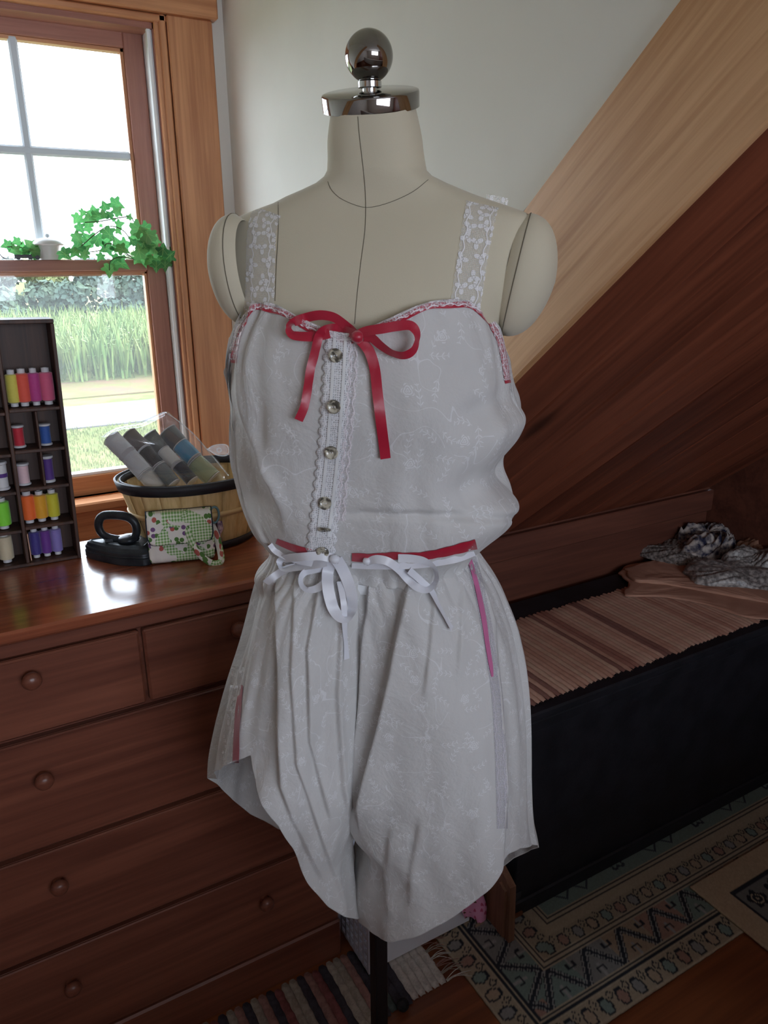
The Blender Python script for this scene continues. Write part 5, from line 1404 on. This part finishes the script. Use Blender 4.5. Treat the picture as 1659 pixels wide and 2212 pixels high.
# ================================================================== RAG RUG BY THE DRESSER
rg = thing('rag_rug', 'narrow striped rag rug with fringed end along the dresser', 'rug', (.2, 1.07, 0))
stc = [srgb(*c) for c in ((164, 156, 146), (74, 72, 80), (160, 124, 118), (140, 90, 90), (180, 172, 162), (88, 98, 96), (206, 202, 196))]
stm = [mottled('rug_rag_%d' % i, tuple(k*.7 for k in c), c, 90, .95, .7, 200, .05) for i, c in enumerate(stc)]
rw_ = 0.170
smesh = [rag_mesh('rag_strip', rw_, .0190, stm[i], .0048, 40+i) for i in range(7)]
order = [0, 1, 2, 0, 1, 3, 0, 5, 1, 2, 0, 4, 1, 3, 2, 1, 0, 0, 3, 1, 2]
x = .705; i = 0
while x > -.35:
    k = 6 if x > .625 else (order[i % len(order)])
    if .60 < x < .625: k = 1
    inst('rag_strip', smesh[k], rg, Matrix.Translation((x, 1.062, .001))); x -= .0172; i += 1
for k in range(9):
    y = .99+.02*k; b = MB(); base = np.array([.712, y-.01, .004])
    for s in range(5):
        a = rnd.uniform(-.5, .35); ln_ = rnd.uniform(.035, .06)
        b.tube(spline([base+np.array([0, (s-2)*.0012, 0]), base+np.array([ln_*.5, (s-2)*.002+a*.012, .004]), base+np.array([ln_, (s-2)*.003+a*.035-.006, .0015])], 7), .0009, 4)
    part('fringe_tassel', b, stm[[6, 0, 2][k % 3]], rg, True)
solo('black_yarn_ball', MB().lathe([(.013*math.sin(k), .013-.013*math.cos(k)) for k in np.linspace(.02, PI-.02, 12)], 14, c=at(868, 2178, 2, 0)+np.array([.0, -.004, .001])), mottled('black_yarn', (.01, .01, .012), (.03, .03, .034), 80, .95, .8, 200), 'small black pompom at the corner of the rag rug', 'pompom', True)

# ================================================================== ORIENTAL RUGS
def rugobj(name, label, x0, x1, y0, y1, field, z, painter, res=.0036):
    nx, ny = int((x1-x0)/res), int((y1-y0)/res)
    X, Y = np.meshgrid(np.linspace(x0, x1, nx), np.linspace(y0, y1, ny), indexing='xy')
    col = painter(X-x0, Y-y0)
    Zt = np.full(X.shape, z+.006)+nrs.uniform(-.0004, .0004, X.shape)
    P = np.stack([X, Y, Zt], -1)
    b = MB().grid(P); n0 = len(b.v)
    o = solo(name, b, 'pile', label, 'rug', True, tint=np.clip(col.reshape(-1, 3), 0, 1), recalc=False)
    return solid(o, .006)
def mixc(c, m_, k): return c*(1-m_[..., None])+np.array(k)*m_[..., None]
DK, TAN, SAGE, ROSE, CRM, GRY = (np.array(srgb(*c)) for c in ((48, 52, 58), (164, 146, 126), (122, 138, 132), (152, 122, 110), (182, 168, 146), (136, 136, 134)))
def paint_main(s, t):
    """s from the left edge, t from the near edge; border bands follow the nearer edge"""
    d = np.minimum(s, t); al = np.where(s < t, t, s)
    c = np.zeros(s.shape+(3,))+CRM*.85
    band = lambda a, b: ((d >= a) & (d < b)).astype(float)
    def scallop(a, b, n, base):
        nonlocal c
        m_ = band(a, b); c = mixc(c, m_, base)
        u = (al/n) % 1.0; v = (d-a)/(b-a); k = np.floor(al/n)
        r1 = np.hypot((u-.5)*1.15, (v-.38)*1.0); r2 = np.abs(u-.0-(u > .5)*1.0)*1.3+np.abs(v-.72)*1.0
        hexa = np.maximum(np.abs(u-.5)*1.2+np.abs(v-.4)*.55, np.abs(v-.4))
        pal = np.stack([SAGE, ROSE, GRY, TAN])[(k.astype(int)) % 4]
        f = m_*(hexa < .36); c = c*(1-f[..., None])+pal*f[..., None]
        ln_ = m_*((np.abs(hexa-.37) < .055)|((r2 > .17) & (r2 < .25))); c = mixc(c, ln_, DK)
    def line(p, w_): 
        nonlocal c
        c = mixc(c, band(p-w_/2, p+w_/2), DK)
    scallop(.004, .054, .046, CRM*.75)
    for p in (.060, .070): line(p, .005)
    # main band: triangles and darts
    a, b = .075, .150; m_ = band(a, b); n = .105; u = (al/n) % 1.0; v = (d-a)/(b-a); k = np.floor(al/n).astype(int)
    pal = np.stack([ROSE, SAGE*.9, GRY*.85, TAN*.9])[k % 4]; c = c*(1-m_[..., None])+pal*m_[..., None]
    zig = np.abs(((u*2) % 2)-1)
    e = np.abs(v-(1-zig)); c = mixc(c, m_*((e < .09) | ((e > .15) & (e < .20))), DK); c = mixc(c, m_*((e > .09) & (e < .15)), GRY*1.1)
    for (uc, vf) in ((.5, 0), (0.0, 1), (1.0, 1)):
        x_ = (u-uc)*n/(b-a); y_ = v if vf == 0 else 1-v
        c = mixc(c, m_*((np.abs(x_) < .04) & (y_ < .45)), GRY*1.2); c = mixc(c, m_*((np.abs(np.abs(x_)-.12) < .035) & (y_ > .12) & (y_ < .3)), DK); c = mixc(c, m_*((np.abs(x_) < .15) & (np.abs(y_-.3) < .03)), DK)
    for p in (.156, .167): line(p, .005)
    scallop(.172, .214, .044, CRM*.7)
    m_ = band(.214, .255); c = mixc(c, m_, CRM*.8)
    for p in (.240, .249): line(p, .004)
    m_ = (d >= .255).astype(float); c = mixc(c, m_, SAGE*.85)
    v = d-.255; zz_ = np.abs(((al/.03) % 2)-1)*.03
    c = mixc(c, m_*(np.abs(v-.015-zz_) < .0035)*(v < .06)*((al % .3) < .13), DK*1.6)
    fl = np.hypot((al % .3)-.21, v-.045); ang = np.arctan2(v-.045, (al % .3)-.21)
    c = mixc(c, m_*(np.abs(fl-.022-.005*np.cos(6*ang)) < .004), DK*1.5)
    return c*(1+nrs.uniform(-.08, .08, s.shape)[..., None])
rugobj('oriental_rug', 'large muted oriental rug with dark outlined borders under the chest', .752, 2.04, .742, 1.49, None, .0, paint_main)
def paint_small(s, t):
    d = np.minimum(s, 10+0*t); t2 = np.minimum(s, .9-t)
    d = np.minimum(s, np.abs(.21-t)); al = np.where(s < np.abs(.21-t), t, s)
    c = np.zeros(s.shape+(3,))+np.array(srgb(178, 158, 132)); band = lambda a, b: ((d >= a) & (d < b)).astype(float)
    c = mixc(c, band(.062, .072), DK); m_ = (d >= .072).astype(float); c = mixc(c, m_, GRY*.7)
    u = (al/.07) % 1.0; v = ((d-.072)/.07) % 1.0; r = np.hypot(u-.5, v-.5); an = np.arctan2(v-.5, u-.5)
    c = mixc(c, m_*(r < .34+.06*np.cos(5*an)), DK*.9); c = mixc(c, m_*(r < .22), CRM*.9); c = mixc(c, m_*(np.abs(r-.12) < .05), DK)
    return c*(1+nrs.uniform(-.08, .08, s.shape)[..., None])
rugobj('small_rug', 'smaller tan-bordered rug overlapping the large rug at right', 1.357, 2.04, .676, .886, None, .0068, paint_small)
